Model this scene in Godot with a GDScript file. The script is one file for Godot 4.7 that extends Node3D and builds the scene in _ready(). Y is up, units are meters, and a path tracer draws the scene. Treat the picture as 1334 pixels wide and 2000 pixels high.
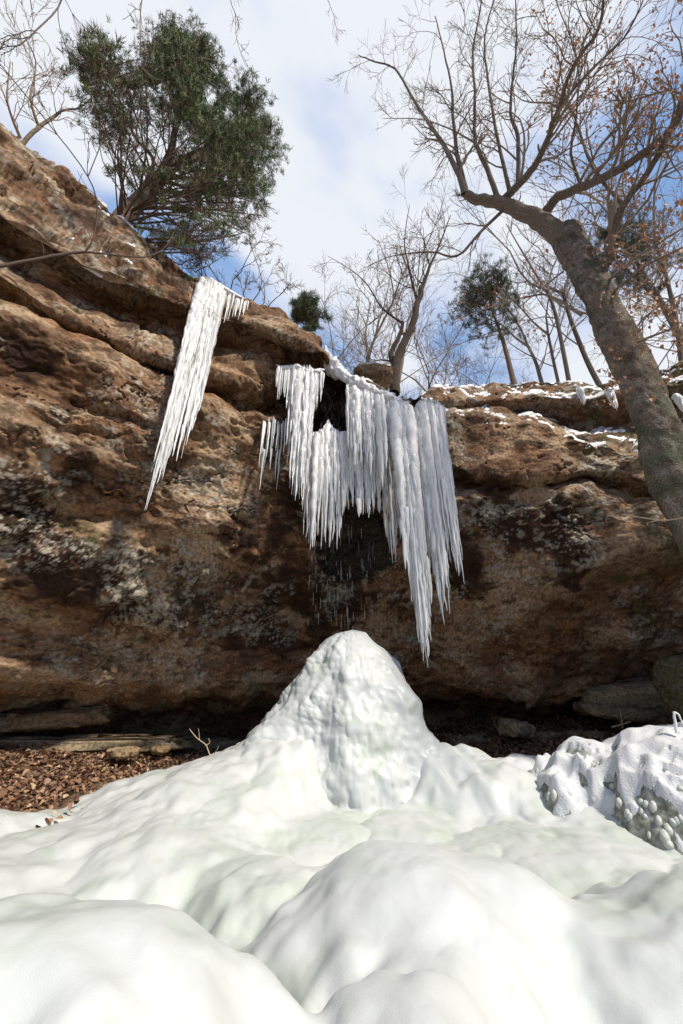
extends Node3D

# A frozen waterfall in a sandstone alcove. The lens is the origin; y is up, metres.
const FOCAL := 760.0          # of the 1334 x 2000 photograph, in its pixels
const PITCH := 27.0
var cp := cos(deg_to_rad(PITCH))
var sp := sin(deg_to_rad(PITCH))
var rng := RandomNumberGenerator.new()
var used := {}
var M := {}


# ---------------------------------------------------------------- helpers
class Shape:
	var v := PackedVector3Array()
	var n := PackedVector3Array()
	var c := PackedColorArray()
	var i := PackedInt32Array()

	func commit() -> ArrayMesh:
		var a := []
		a.resize(Mesh.ARRAY_MAX)
		a[Mesh.ARRAY_VERTEX] = v
		a[Mesh.ARRAY_NORMAL] = n
		if c.size() == v.size():
			a[Mesh.ARRAY_COLOR] = c
		a[Mesh.ARRAY_INDEX] = i
		var m := ArrayMesh.new()
		m.add_surface_from_arrays(Mesh.PRIMITIVE_TRIANGLES, a)
		return m

	# a grid of points p, rows of nu; wrap closes each row on itself
	func grid(p: PackedVector3Array, nu: int, nv: int, wrap: bool, cols = null) -> void:
		var o := v.size()
		v.append_array(p)
		for r in nv:
			for k in nu:
				var l := k - 1
				var q := k + 1
				if wrap:
					l = (l + nu) % nu
					q = q % nu
				else:
					l = maxi(l, 0)
					q = mini(q, nu - 1)
				var d := maxi(r - 1, 0)
				var u := mini(r + 1, nv - 1)
				var nn := (p[r * nu + q] - p[r * nu + l]).cross(p[u * nu + k] - p[d * nu + k])
				n.append(nn.normalized() if nn.length_squared() > 1e-20 else Vector3.UP)
		if cols is Color:
			for k in nu * nv:
				c.append(cols)
		elif cols != null:
			c.append_array(cols)
		var last := nu if wrap else nu - 1
		for r in nv - 1:
			for k in last:
				var q := (k + 1) % nu
				var a0 := o + r * nu + k
				var b0 := o + r * nu + q
				var a1 := a0 + nu
				var b1 := b0 + nu
				i.append(a0); i.append(a1); i.append(b0)
				i.append(b0); i.append(a1); i.append(b1)

	# a tapering tube along points
	func tube(pts: PackedVector3Array, rad: PackedFloat32Array, sides: int, col = null) -> void:
		var m := pts.size()
		if m < 2:
			return
		var o := v.size()
		var t := (pts[1] - pts[0]).normalized()
		var s := t.cross(Vector3(0.31, 0.1, 0.94)).normalized()
		if s.length_squared() < 0.5:
			s = t.cross(Vector3.RIGHT).normalized()
		for k in m:
			t = (pts[mini(k + 1, m - 1)] - pts[maxi(k - 1, 0)]).normalized()
			s = (s - t * s.dot(t)).normalized()
			var b := t.cross(s)
			for j in sides:
				var a := TAU * j / sides
				var d := s * cos(a) + b * sin(a)
				v.append(pts[k] + d * rad[k])
				n.append(d)
				if col != null:
					c.append(col)
		for k in m - 1:
			for j in sides:
				var q := (j + 1) % sides
				var a0 := o + k * sides + j
				var b0 := o + k * sides + q
				i.append(a0); i.append(a0 + sides); i.append(b0)
				i.append(b0); i.append(a0 + sides); i.append(b0 + sides)


func numbered(called: String) -> String:
	if not used.has(called):
		used[called] = 0
		return called
	used[called] += 1
	return "%s_%03d" % [called, used[called]]


func tag(o: Node, label: String, category: String, group := "") -> void:
	o.set_meta("label", label)
	o.set_meta("category", category)
	if group:
		o.set_meta("group", group)


func thing(called: String, label: String, category: String, at := Vector3.ZERO, group := "") -> Node3D:
	var o := Node3D.new()
	o.name = numbered(called)
	add_child(o)
	o.position = at
	tag(o, label, category, group)
	return o


func put(called: String, s, mat: Material, parent: Node = null, kind := "") -> MeshInstance3D:
	var o := MeshInstance3D.new()
	o.mesh = s.commit() if s is Shape else s
	o.material_override = mat
	o.cast_shadow = GeometryInstance3D.SHADOW_CASTING_SETTING_ON
	if parent == null:
		o.name = numbered(called)
		add_child(o)
	else:
		o.name = called
		if parent is Node3D and parent.is_inside_tree():
			o.position = -parent.position if not (parent is MeshInstance3D) else Vector3.ZERO
		parent.add_child(o, true)
	if kind:
		o.set_meta("kind", kind)
	return o


func copies(called: String, mesh: Mesh, mat: Material, where: Array, cols: Array, parent: Node = null, kind := "stuff") -> MultiMeshInstance3D:
	var mm := MultiMesh.new()
	mm.transform_format = MultiMesh.TRANSFORM_3D
	mm.use_colors = true
	mm.mesh = mesh
	mm.instance_count = where.size()
	for k in where.size():
		mm.set_instance_transform(k, where[k])
		mm.set_instance_color(k, cols[k])
	var o := MultiMeshInstance3D.new()
	o.multimesh = mm
	o.material_override = mat
	if parent == null:
		o.name = numbered(called)
		add_child(o)
	else:
		o.name = called
		o.position = -parent.position
		parent.add_child(o, true)
	if kind:
		o.set_meta("kind", kind)
	return o


# direction through a pixel of the photograph, one metre deep along the lens axis
func ray(px: float, py: float) -> Vector3:
	var x := (px - 667.0) / FOCAL
	var y := (1000.0 - py) / FOCAL
	return Vector3(x, y * cp + sp, -cp + y * sp)


# the point in that direction at a horizontal distance r, or at a plane z
func at_r(px: float, py: float, r: float) -> Vector3:
	var d := ray(px, py)
	return d * (r / Vector2(d.x, d.z).length())


func at_z(px: float, py: float, z: float) -> Vector3:
	var d := ray(px, py)
	return d * (z / d.z)


func noise(seed_: int, freq: float, octaves := 1, kind := FastNoiseLite.TYPE_SIMPLEX_SMOOTH) -> FastNoiseLite:
	var f := FastNoiseLite.new()
	f.seed = seed_
	f.frequency = freq
	f.noise_type = kind
	f.fractal_type = FastNoiseLite.FRACTAL_FBM if octaves > 1 else FastNoiseLite.FRACTAL_NONE
	f.fractal_octaves = octaves
	return f


func cells(seed_: int, freq: float) -> FastNoiseLite:
	var f := noise(seed_, freq, 1, FastNoiseLite.TYPE_CELLULAR)
	f.cellular_return_type = FastNoiseLite.RETURN_DISTANCE
	f.cellular_distance_function = FastNoiseLite.DISTANCE_EUCLIDEAN
	return f


func ss(a: float, b: float, x: float) -> float:
	return smoothstep(a, b, x)


func mat(col: Color, rough := 0.9, vertex := false) -> StandardMaterial3D:
	var m := StandardMaterial3D.new()
	m.albedo_color = col
	m.roughness = rough
	m.vertex_color_use_as_albedo = vertex
	return m


func grain(seed_: int, freq: float, octaves: int, lo: float, hi: float, size := 512) -> ImageTexture:
	var f := noise(seed_, freq, octaves)
	var im := f.get_seamless_image(size, size)
	im.convert(Image.FORMAT_RGB8)
	var d := im.get_data()
	for k in d.size():
		d[k] = int(clampf(lo + (hi - lo) * d[k] / 255.0, 0.0, 1.0) * 255.0)
	return ImageTexture.create_from_image(Image.create_from_data(size, size, false, Image.FORMAT_RGB8, d))


func relief(seed_: int, freq: float, octaves: int, size := 512) -> ImageTexture:
	return grain(seed_, freq, octaves, 0.0, 1.0, size)


func triplanar(m: StandardMaterial3D, scale_: float) -> void:
	m.uv1_triplanar = true
	m.uv1_world_triplanar = true
	m.uv1_scale = Vector3.ONE * scale_


# ---------------------------------------------------------------- build
func _ready() -> void:
	rng.seed = 7
	set_camera_and_light()
	make_materials()
	read_cliff_lines()
	build_ground()
	build_cliff()
	build_ice_field()
	build_frozen_fall()
	build_beech()
	build_cedar()
	build_plateau_trees()
	build_saplings()
	build_stones()
	build_litter()
	build_icy_bank()
	build_small_things()


func set_camera_and_light() -> void:
	var cam := Camera3D.new()
	cam.name = "camera"
	cam.fov = rad_to_deg(2.0 * atan(1000.0 / FOCAL))
	cam.keep_aspect = Camera3D.KEEP_HEIGHT
	cam.near = 0.05
	cam.far = 400.0
	cam.rotation_degrees = Vector3(PITCH, 0, 0)
	add_child(cam)
	cam.current = true

	var sun := DirectionalLight3D.new()
	sun.name = "sun"
	var towards := Vector3(0.62, 0.94, 0.58).normalized()
	add_child(sun)
	sun.look_at_from_position(Vector3.ZERO, -towards, Vector3.UP)
	sun.light_color = Color(1.0, 0.962, 0.905)
	sun.light_energy = 1.2
	sun.light_angular_distance = 4.0
	sun.shadow_enabled = true

	var e := Environment.new()
	e.background_mode = Environment.BG_SKY
	var sky := Sky.new()
	var pano := PanoramaSkyMaterial.new()
	pano.panorama = ImageTexture.create_from_image(clouds())
	pano.energy_multiplier = 1.0
	sky.sky_material = pano
	e.sky = sky
	e.background_energy_multiplier = 1.0
	e.tonemap_mode = Environment.TONE_MAPPER_LINEAR
	e.tonemap_exposure = 1.4
	e.sdfgi_enabled = true
	e.ssao_enabled = true
	e.ssil_enabled = true
	var we := WorldEnvironment.new()
	we.name = "environment"
	we.environment = e
	add_child(we)


# thin winter cloud over pale blue, laid on a plane high above so that it stretches towards the horizon
func clouds() -> Image:
	var w := 1400
	var h := 700
	var soft := noise(31, 0.75, 6)
	var big := noise(32, 0.28, 3)
	var streak := noise(33, 2.2, 5)
	var d := PackedByteArray()
	d.resize(w * h * 3)
	var k := 0
	for y in h:
		var up := (0.5 - (y + 0.5) / h) * PI
		var cu := cos(up)
		var su := sin(up)
		var flat := 1.0 / maxf(absf(su) + 0.22, 0.22)
		for x in w:
			var a := (x + 0.5) / w * TAU
			var qx := sin(a) * cu * flat
			var qz := -cos(a) * cu * flat
			var warp := big.get_noise_2d(qx + 7.0, qz)
			var t := soft.get_noise_2d(qx * 1.5 + warp * 0.9, qz * 1.9 + 4.0) * 1.15 + warp * 0.6 + streak.get_noise_2d(qx * 1.2 + qz * 0.7, qz * 0.5) * 0.40
			var cover := ss(-0.20, 0.34, t)
			var thick := ss(0.12, 0.62, t + streak.get_noise_2d(qx, qz) * 0.35)
			var r := lerpf(lerpf(0.45, 0.675, cover), 0.805, thick)
			var g := lerpf(lerpf(0.575, 0.72, cover), 0.82, thick)
			var b := lerpf(lerpf(0.75, 0.82, cover), 0.845, thick)
			d[k] = int(r * 255.0)
			d[k + 1] = int(g * 255.0)
			d[k + 2] = int(b * 255.0)
			k += 3
	return Image.create_from_data(w, h, false, Image.FORMAT_RGB8, d)


func make_materials() -> void:
	var rock := mat(Color.WHITE, 0.92, true)
	rock.albedo_texture = grain(41, 0.03, 5, 0.45, 1.25)
	rock.heightmap_enabled = true
	rock.heightmap_texture = relief(42, 0.035, 6)
	rock.heightmap_scale = 0.9
	triplanar(rock, 0.9)
	rock.metallic_specular = 0.3
	M.rock = rock

	var ice := mat(Color.WHITE, 0.55, true)
	ice.metallic_specular = 0.4
	ice.heightmap_enabled = true
	ice.heightmap_texture = relief(44, 0.05, 5)
	ice.heightmap_scale = 0.12
	triplanar(ice, 7.0)
	ice.clearcoat_enabled = true
	ice.clearcoat = 0.2
	ice.clearcoat_roughness = 0.25
	M.ice = ice

	var fall := mat(Color.WHITE, 0.28, true)
	fall.heightmap_enabled = true
	fall.heightmap_texture = relief(46, 0.06, 4)
	fall.heightmap_scale = 0.6
	triplanar(fall, 2.6)
	fall.backlight_enabled = true
	fall.backlight = Color(0.2, 0.21, 0.205)
	M.fall = fall

	var glassy: StandardMaterial3D = fall.duplicate()
	glassy.transparency = BaseMaterial3D.TRANSPARENCY_ALPHA
	glassy.albedo_color = Color(1, 1, 1, 0.62)
	glassy.roughness = 0.12
	M.glassy = glassy

	var clear := mat(Color(0.92, 0.95, 0.95), 0.06)
	clear.transparency = BaseMaterial3D.TRANSPARENCY_ALPHA
	clear.albedo_color.a = 0.42
	M.clear = clear

	var snow := mat(Color.WHITE, 0.8, true)
	snow.heightmap_enabled = true
	snow.heightmap_texture = relief(47, 0.06, 4)
	snow.heightmap_scale = 0.7
	triplanar(snow, 1.7)
	M.snow = snow

	var bark := mat(Color.WHITE, 0.95, true)
	bark.albedo_texture = grain(51, 0.03, 4, 0.45, 1.2)
	bark.heightmap_enabled = true
	bark.heightmap_texture = relief(52, 0.05, 5)
	bark.heightmap_scale = 1.5
	triplanar(bark, 1.8)
	M.bark = bark
	M.twig = mat(Color.WHITE, 0.9, true)

	var leaf := mat(Color.WHITE, 0.8, true)
	leaf.cull_mode = BaseMaterial3D.CULL_DISABLED
	leaf.backlight_enabled = true
	leaf.backlight = Color(0.4, 0.36, 0.3)
	M.leaf = leaf
	M.needle = mat(Color.WHITE, 0.75, true)
	M.needle.cull_mode = BaseMaterial3D.CULL_DISABLED
	M.needle.backlight_enabled = true
	M.needle.backlight = Color(0.3, 0.32, 0.2)

	var soil := mat(Color.WHITE, 1.0, true)
	soil.albedo_texture = grain(55, 0.08, 4, 0.4, 1.2)
	soil.heightmap_enabled = true
	soil.heightmap_texture = relief(56, 0.09, 4)
	soil.heightmap_scale = 1.5
	triplanar(soil, 1.2)
	M.soil = soil


# ---------------------------------------------------------------- the cliff
# Each line is one edge of the rock read across the photograph: [x, y, horizontal distance].
# From the brow down: brow, bulges, undercuts, ledges, the roof of the cave, its back and its foot.
var lines := []


func read_cliff_lines() -> void:
	var raw := [
		[[-150, 120, 6.6], [0, 240, 6.2], [60, 290, 6.1], [130, 350, 6.0], [200, 408, 5.9], [270, 460, 5.8], [330, 503, 5.75], [400, 545, 5.75], [470, 580, 5.75], [540, 610, 5.75], [600, 645, 5.8], [632, 675, 5.95], [644, 712, 6.1], [700, 742, 6.15], [760, 762, 6.2], [800, 776, 6.3], [830, 768, 6.6], [880, 760, 7.1], [960, 752, 7.6], [1060, 745, 8.1], [1180, 745, 8.6], [1260, 735, 8.9], [1334, 705, 9.1], [1500, 660, 9.6]],
		[[-150, 330, 6.2], [0, 420, 6.0], [100, 480, 5.9], [170, 520, 5.75], [250, 550, 5.6], [340, 590, 5.55], [400, 610, 5.6], [450, 625, 5.65], [520, 640, 5.55], [580, 668, 5.6], [628, 690, 5.7], [648, 722, 6.05], [700, 752, 6.1], [790, 790, 6.2], [850, 785, 6.7], [930, 785, 7.2], [1060, 775, 7.8], [1180, 775, 8.3], [1334, 750, 8.9]],
		[[0, 450, 6.3], [100, 505, 6.25], [170, 545, 6.15], [250, 580, 6.0], [340, 610, 5.8], [400, 640, 5.75], [450, 660, 5.9], [520, 665, 5.85], [580, 690, 5.95], [628, 708, 6.2], [650, 740, 6.55], [700, 770, 6.65], [790, 800, 6.5], [850, 797, 6.9], [930, 798, 7.5], [1060, 822, 8.2], [1180, 838, 8.6], [1334, 800, 9.2]],
		[[0, 530, 6.15], [100, 600, 6.05], [200, 650, 5.9], [300, 690, 5.75], [400, 720, 5.72], [470, 740, 5.8], [530, 752, 6.0], [560, 765, 6.7], [640, 800, 7.0], [700, 810, 7.0], [790, 820, 6.7], [850, 806, 6.6], [930, 806, 6.95], [1040, 832, 7.5], [1180, 868, 8.0], [1260, 885, 8.3], [1334, 880, 8.5]],
		[[0, 575, 6.35], [100, 640, 6.35], [215, 690, 6.25], [300, 735, 6.1], [390, 775, 6.05], [450, 792, 6.15], [520, 802, 6.35], [560, 802, 6.85], [640, 830, 7.1], [700, 850, 7.1], [790, 850, 6.85], [850, 850, 6.75], [940, 860, 6.95], [1060, 880, 7.45], [1180, 900, 7.95], [1334, 920, 8.4]],
		[[0, 600, 5.9], [60, 628, 5.9], [130, 665, 5.85], [215, 700, 5.8], [300, 745, 5.75], [390, 785, 5.8], [450, 800, 5.9], [520, 815, 6.1], [560, 825, 6.6], [640, 850, 7.0], [700, 870, 7.0], [790, 880, 6.9], [870, 905, 6.85], [960, 930, 7.05], [1060, 930, 7.4], [1180, 925, 7.9], [1334, 960, 8.3]],
		[[0, 700, 6.0], [200, 800, 5.95], [300, 850, 5.95], [400, 870, 5.95], [500, 880, 6.15], [560, 900, 6.5], [640, 920, 7.0], [700, 930, 7.1], [790, 940, 7.1], [880, 925, 7.2], [960, 945, 7.4], [1060, 950, 7.75], [1130, 935, 7.95], [1200, 950, 8.15], [1334, 985, 8.5]],
		[[0, 820, 6.1], [200, 900, 6.1], [300, 930, 6.15], [400, 950, 6.25], [480, 965, 6.5], [560, 980, 6.8], [640, 1000, 7.2], [700, 1010, 7.3], [790, 1010, 7.2], [880, 975, 7.05], [960, 972, 7.1], [1060, 978, 7.3], [1130, 952, 7.65], [1200, 965, 7.85], [1334, 1003, 8.3]],
		[[0, 1000, 6.6], [200, 1010, 6.5], [300, 1000, 6.4], [400, 1030, 6.55], [480, 1060, 6.9], [560, 1080, 7.2], [640, 1100, 7.7], [700, 1110, 7.9], [790, 1100, 7.7], [880, 1060, 7.4], [1000, 1070, 7.45], [1120, 1040, 7.6], [1200, 1060, 8.0], [1334, 1060, 8.4]],
		[[0, 1150, 7.1], [120, 1150, 7.0], [270, 1165, 7.2], [330, 1180, 7.6], [480, 1190, 8.0], [640, 1200, 8.5], [790, 1200, 8.5], [900, 1170, 8.1], [1050, 1170, 8.2], [1200, 1160, 8.7], [1334, 1160, 9.2]],
		[[0, 1215, 7.8], [150, 1240, 7.9], [300, 1260, 8.3], [480, 1270, 8.6], [640, 1280, 9.1], [790, 1290, 9.2], [900, 1260, 8.8], [1050, 1260, 9.0], [1200, 1240, 9.5], [1334, 1240, 9.9]],
		[[0, 1320, 7.9], [150, 1330, 8.2], [250, 1350, 8.6], [400, 1350, 8.9], [520, 1340, 9.2], [640, 1340, 9.6], [790, 1350, 9.8], [880, 1345, 9.8], [1000, 1355, 10.0], [1100, 1370, 10.3], [1200, 1330, 10.8], [1334, 1300, 11.2]],
		[[0, 1370, 9.5], [150, 1375, 10.0], [300, 1395, 11.0], [640, 1390, 12.0], [900, 1372, 12.0], [1100, 1380, 12.3], [1200, 1350, 12.5], [1334, 1320, 12.5]],
		[[0, 1438, 10.2], [150, 1440, 10.5], [300, 1443, 11.2], [480, 1440, 12.0], [640, 1430, 12.5], [880, 1423, 12.5], [1000, 1410, 12.5], [1150, 1395, 12.8], [1334, 1380, 13.0]],
	]
	# deepen the undercuts and push the ledges out
	for q in raw[1]: q[2] -= 0.10
	for q in raw[2]: q[2] += 0.16
	for q in raw[3]: q[2] -= 0.10 if q[0] > 820 else 0.0
	for q in raw[4]: q[2] += 0.16 if q[0] < 560 else 0.0
	for q in raw[5]: q[2] -= 0.08
	for q in raw[6]: q[2] += 0.20 if q[0] > 820 else 0.0
	for l in raw:
		var out := []
		for q in l:
			var p := at_r(q[0], q[1], q[2])
			out.append(Vector3(atan2(p.x, -p.z), q[2], p.y))
		lines.append(out)
	# behind the brow: the plateau; below the foot: under the ground
	var brow: Array = lines[0]
	var back := []
	var far := []
	for q in brow:
		back.append(Vector3(q.x, q.y + 1.1, q.z + 0.10))
		far.append(Vector3(q.x, q.y + 16.0, q.z + 1.2))
	lines.push_front(back)
	lines.push_front(far)
	var foot := []
	for q in lines[-1]:
		foot.append(Vector3(q.x, q.y - 0.3, q.z - 0.8))
	lines.append(foot)


func along(line: Array, a: float) -> Vector2:
	var m := line.size()
	if a <= line[0].x:
		return Vector2(line[0].y, line[0].z)
	for k in m - 1:
		var p: Vector3 = line[k]
		var q: Vector3 = line[k + 1]
		if a < q.x:
			var t := (a - p.x) / maxf(q.x - p.x, 1e-5)
			var p0: Vector3 = line[maxi(k - 1, 0)]
			var q1: Vector3 = line[mini(k + 2, m - 1)]
			var ms := (Vector2(q.y, q.z) - Vector2(p0.y, p0.z)) / maxf(q.x - p0.x, 1e-4) * (q.x - p.x)
			var me := (Vector2(q1.y, q1.z) - Vector2(p.y, p.z)) / maxf(q1.x - p.x, 1e-4) * (q.x - p.x)
			var t2 := t * t
			var t3 := t2 * t
			return Vector2(p.y, p.z) * (2 * t3 - 3 * t2 + 1) + ms * (t3 - 2 * t2 + t) * 0.7 + Vector2(q.y, q.z) * (3 * t2 - 2 * t3) + me * (t3 - t2) * 0.7
	return Vector2(line[m - 1].y, line[m - 1].z)


func build_cliff() -> void:
	var angles := PackedFloat32Array()
	for k in 24:
		angles.append(deg_to_rad(lerpf(-100.0, -68.0, k / 24.0)))
	for k in 620:
		angles.append(deg_to_rad(lerpf(-68.0, 56.0, k / 620.0)))
	for k in 25:
		angles.append(deg_to_rad(lerpf(56.0, 100.0, k / 24.0)))
	var nu := angles.size()
	var parts := [4, 14, 36, 24, 32, 24, 28, 44, 42, 52, 54, 32, 40, 30, 20, 4]
	var wob := noise(3, 2.2, 3)
	var rows := []
	# rows from the foot up, so that faces turn outwards
	var pos := PackedVector3Array()
	var vs := PackedFloat32Array()
	var total := 0
	for s in parts:
		total += s
	total += 1
	pos.resize(nu * total)
	vs.resize(nu * total)
	for u in nu:
		var a := angles[u]
		var pts := []
		for j in lines.size():
			var shift := wob.get_noise_2d(a * 3.0, j * 3.7) * 0.035 if j > 2 and j < lines.size() - 2 else 0.0
			pts.append(along(lines[j], a + shift))
		var row := 0
		for j in parts.size():
			var p0: Vector2 = pts[maxi(j - 1, 0)]
			var p1: Vector2 = pts[j]
			var p2: Vector2 = pts[j + 1]
			var p3: Vector2 = pts[mini(j + 2, pts.size() - 1)]
			if j <= 1:
				p0 = p1; p3 = p2
			if j == 2:
				p0 = p1
			var seg := p1.distance_to(p2)
			var m1 := (p2 - p0)
			var m2 := (p3 - p1)
			m1 = m1.normalized() * minf(m1.length() * 0.5, seg) * 0.75
			m2 = m2.normalized() * minf(m2.length() * 0.5, seg) * 0.75
			var cnt: int = parts[j]
			for s in (cnt + 1 if j == parts.size() - 1 else cnt):
				var t := float(s) / cnt
				var t2 := t * t
				var t3 := t2 * t
				var q := p1 * (2 * t3 - 3 * t2 + 1) + m1 * (t3 - 2 * t2 + t) + p2 * (3 * t2 - 2 * t3) + m2 * (t3 - t2)
				pos[row * nu + u] = Vector3(sin(a) * q.x, q.y, -cos(a) * q.x)
				vs[row * nu + u] = j + t - 2.0      # 0 = brow line, counting down the face
				row += 1
	# relief of the sandstone
	var lump := noise(11, 0.55, 3)
	var knob := noise(12, 1.5, 4)
	var strat := noise(13, 1.0, 3)
	var fine := noise(14, 5.0, 4)
	var pits := cells(15, 3.2)
	var holes := cells(16, 7.0)
	var where := noise(17, 0.5, 2)
	var block := cells(19, 0.95)
	block.cellular_return_type = FastNoiseLite.RETURN_CELL_VALUE
	block.cellular_jitter = 0.9
	var crack := noise(20, 0.8, 3)
	var beds := noise(30, 0.9, 2)
	var sharp := noise(18, 1.1, 4)
	sharp.fractal_type = FastNoiseLite.FRACTAL_RIDGED
	var tone := noise(21, 0.7, 4)
	var rust := noise(22, 1.2, 4)
	var black := noise(23, 0.6, 5)
	var lich := noise(24, 0.8, 3)
	var spots := cells(25, 9.0)
	var spots2 := cells(26, 19.0)
	var speck := noise(27, 22.0, 2)
	var wash := noise(28, 2.6, 4)
	var mossn := noise(29, 1.0, 5)
	# dark mineral staining, wall shade painted in with it, and wet seeps where the photograph shows them: [x, y, distance, radius]
	var stain_shade := []
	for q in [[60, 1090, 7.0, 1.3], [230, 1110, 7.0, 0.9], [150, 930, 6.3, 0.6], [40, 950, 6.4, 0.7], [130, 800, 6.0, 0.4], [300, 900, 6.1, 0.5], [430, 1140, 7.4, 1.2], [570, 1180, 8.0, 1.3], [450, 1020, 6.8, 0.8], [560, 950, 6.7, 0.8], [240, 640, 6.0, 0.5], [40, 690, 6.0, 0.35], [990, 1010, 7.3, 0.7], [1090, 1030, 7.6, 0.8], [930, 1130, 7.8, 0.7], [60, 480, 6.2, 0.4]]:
		stain_shade.append([at_r(q[0], q[1], q[2]), q[3]])
	var seeps := []
	for q in [[580, 760, 6.6, 0.55], [655, 760, 6.6, 0.7], [660, 830, 7.0, 0.8], [700, 900, 7.1, 0.9], [760, 880, 7.0, 0.7], [570, 850, 6.7, 0.5], [690, 1060, 7.6, 0.9], [810, 790, 6.4, 0.35]]:
		seeps.append([at_r(q[0], q[1], q[2]), q[3]])
	var near := {}
	var out := pos.duplicate()
	var dirs := PackedVector3Array()
	dirs.resize(pos.size())
	for r in total:
		for u in nu:
			var k := r * nu + u
			var l := r * nu + maxi(u - 3, 0)
			var q := r * nu + mini(u + 3, nu - 1)
			var d := maxi(r - 4, 0) * nu + u
			var e := mini(r + 4, total - 1) * nu + u
			var nn := (pos[e] - pos[d]).cross(pos[q] - pos[l])
			if nn.length_squared() < 1e-16:
				nn = Vector3.UP
			nn = nn.normalized()
			dirs[k] = nn
			var p := pos[k]
			var far := ss(-1.2, -0.3, vs[k])
			var s := p * Vector3(0.45, 2.6, 0.45)
			var w := where.get_noise_3dv(p)
			var disp := lump.get_noise_3dv(p) * 0.26
			disp += knob.get_noise_3dv(p * Vector3(0.8, 1.4, 0.8)) * (0.10 - 0.05 * ss(0.1, 0.4, angles[u]))
			disp += strat.get_noise_3dv(s * 1.3) * 0.055 * ss(-0.1, 0.4, w)
			disp += (sharp.get_noise_3dv(p * Vector3(0.8, 1.6, 0.8)) - 0.2) * (-0.045 + 0.02 * ss(0.1, 0.4, angles[u])) * ss(-0.1, 0.35, w)
			disp += fine.get_noise_3dv(p * Vector3(1, 1.7, 1)) * 0.014
			var c := pits.get_noise_3dv(p * Vector3(1, 1.35, 1)) + 1.0       # 0 in the middle of a cell
			disp -= ss(0.42, 0.12, c) * 0.10 * ss(-0.05, 0.35, where.get_noise_3dv(p * 1.7 + Vector3(9, 0, 3)))
			var h := holes.get_noise_3dv(p) + 1.0
			disp -= ss(0.26, 0.10, h) * 0.05 * ss(0.12, 0.3, where.get_noise_3dv(p * 1.3 + Vector3(3, 7, 0)))
			# broken blocks, crisp bedding steps and open joints
			var wp := p + Vector3(knob.get_noise_3dv(p * 0.9), knob.get_noise_3dv(p * 0.9 + Vector3(40, 0, 0)), knob.get_noise_3dv(p * 0.9 + Vector3(0, 40, 0))) * 0.35
			var rugged := ss(-0.05, 0.30, where.get_noise_3dv(p * 0.9 + Vector3(0, 0, 30))) 
			disp += block.get_noise_3dv(wp * Vector3(0.8, 1.9, 0.8)) * 0.065 * rugged
			var bed := beds.get_noise_3dv(wp * Vector3(0.35, 2.4, 0.35))
			disp += (ss(-0.03, 0.03, bed) + ss(0.22, 0.27, bed) - ss(-0.27, -0.24, -bed - 0.5)) * 0.03 * rugged
			var cr := absf(crack.get_noise_3dv(wp * Vector3(0.7, 1.3, 0.7)))
			disp -= ss(0.022, 0.006, cr) * 0.07 * ss(0.0, 0.2, where.get_noise_3dv(p * 1.2 + Vector3(60, 0, 0)))
			out[k] = p + nn * disp * far
	var norms := PackedVector3Array()
	norms.resize(pos.size())
	var cols := PackedColorArray()
	cols.resize(pos.size())
	var snowy := PackedFloat32Array()
	snowy.resize(pos.size())
	for r in total:
		for u in nu:
			var k := r * nu + u
			var nn := (out[mini(r + 1, total - 1) * nu + u] - out[maxi(r - 1, 0) * nu + u]).cross(out[r * nu + mini(u + 1, nu - 1)] - out[r * nu + maxi(u - 1, 0)])
			nn = nn.normalized() if nn.length_squared() > 1e-18 else dirs[k]
			norms[k] = nn
			var p := out[k]
			var a := angles[u]
			var v := vs[k]
			var t1 := tone.get_noise_3dv(p * Vector3(1, 1.8, 1))
			var t2 := rust.get_noise_3dv(p * Vector3(1, 2.0, 1))
			var t3 := wash.get_noise_3dv(p * Vector3(1, 2.2, 1))
			# bare sandstone: tan, ochre, rust bands
			var col := Color(0.235, 0.135, 0.076).lerp(Color(0.47, 0.33, 0.205), ss(-0.3, 0.4, t1))
			col = col.lerp(Color(0.35, 0.17, 0.082), ss(0.10, 0.42, t2) * 0.6)
			col = col.lerp(Color(0.13, 0.068, 0.036), ss(0.02, 0.32, t3 - t1 * 0.3) * 0.85)
			# desert varnish with lower-wall shade painted into it, and wet seeps, in ragged patches
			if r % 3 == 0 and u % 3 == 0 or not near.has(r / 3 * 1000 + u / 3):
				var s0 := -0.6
				for q in stain_shade:
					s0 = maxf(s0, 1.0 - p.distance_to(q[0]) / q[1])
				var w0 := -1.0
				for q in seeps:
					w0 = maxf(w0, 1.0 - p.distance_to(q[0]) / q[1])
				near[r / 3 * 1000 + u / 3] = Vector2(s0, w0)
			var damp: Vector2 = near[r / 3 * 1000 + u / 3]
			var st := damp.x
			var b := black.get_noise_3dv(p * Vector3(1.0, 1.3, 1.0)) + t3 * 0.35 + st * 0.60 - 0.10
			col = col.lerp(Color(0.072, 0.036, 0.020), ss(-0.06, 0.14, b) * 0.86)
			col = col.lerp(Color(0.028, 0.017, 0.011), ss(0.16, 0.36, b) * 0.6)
			# moss and algae on the damp end
			var mo := mossn.get_noise_3dv(p) + 0.55 * ss(0.5, 0.85, a) - 0.42
			col = col.lerp(Color(0.105, 0.100, 0.042), ss(-0.08, 0.16, mo) * 0.72)
			# grey and cream lichen: discs in drifts
			var lf := lich.get_noise_3dv(p * Vector3(1, 1.4, 1)) + 0.35 * t3
			var s1 := spots.get_noise_3dv(p) + 1.0 + speck.get_noise_3dv(p) * 0.13
			var s2 := spots2.get_noise_3dv(p) + 1.0 + speck.get_noise_3dv(p * 1.7) * 0.13
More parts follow.
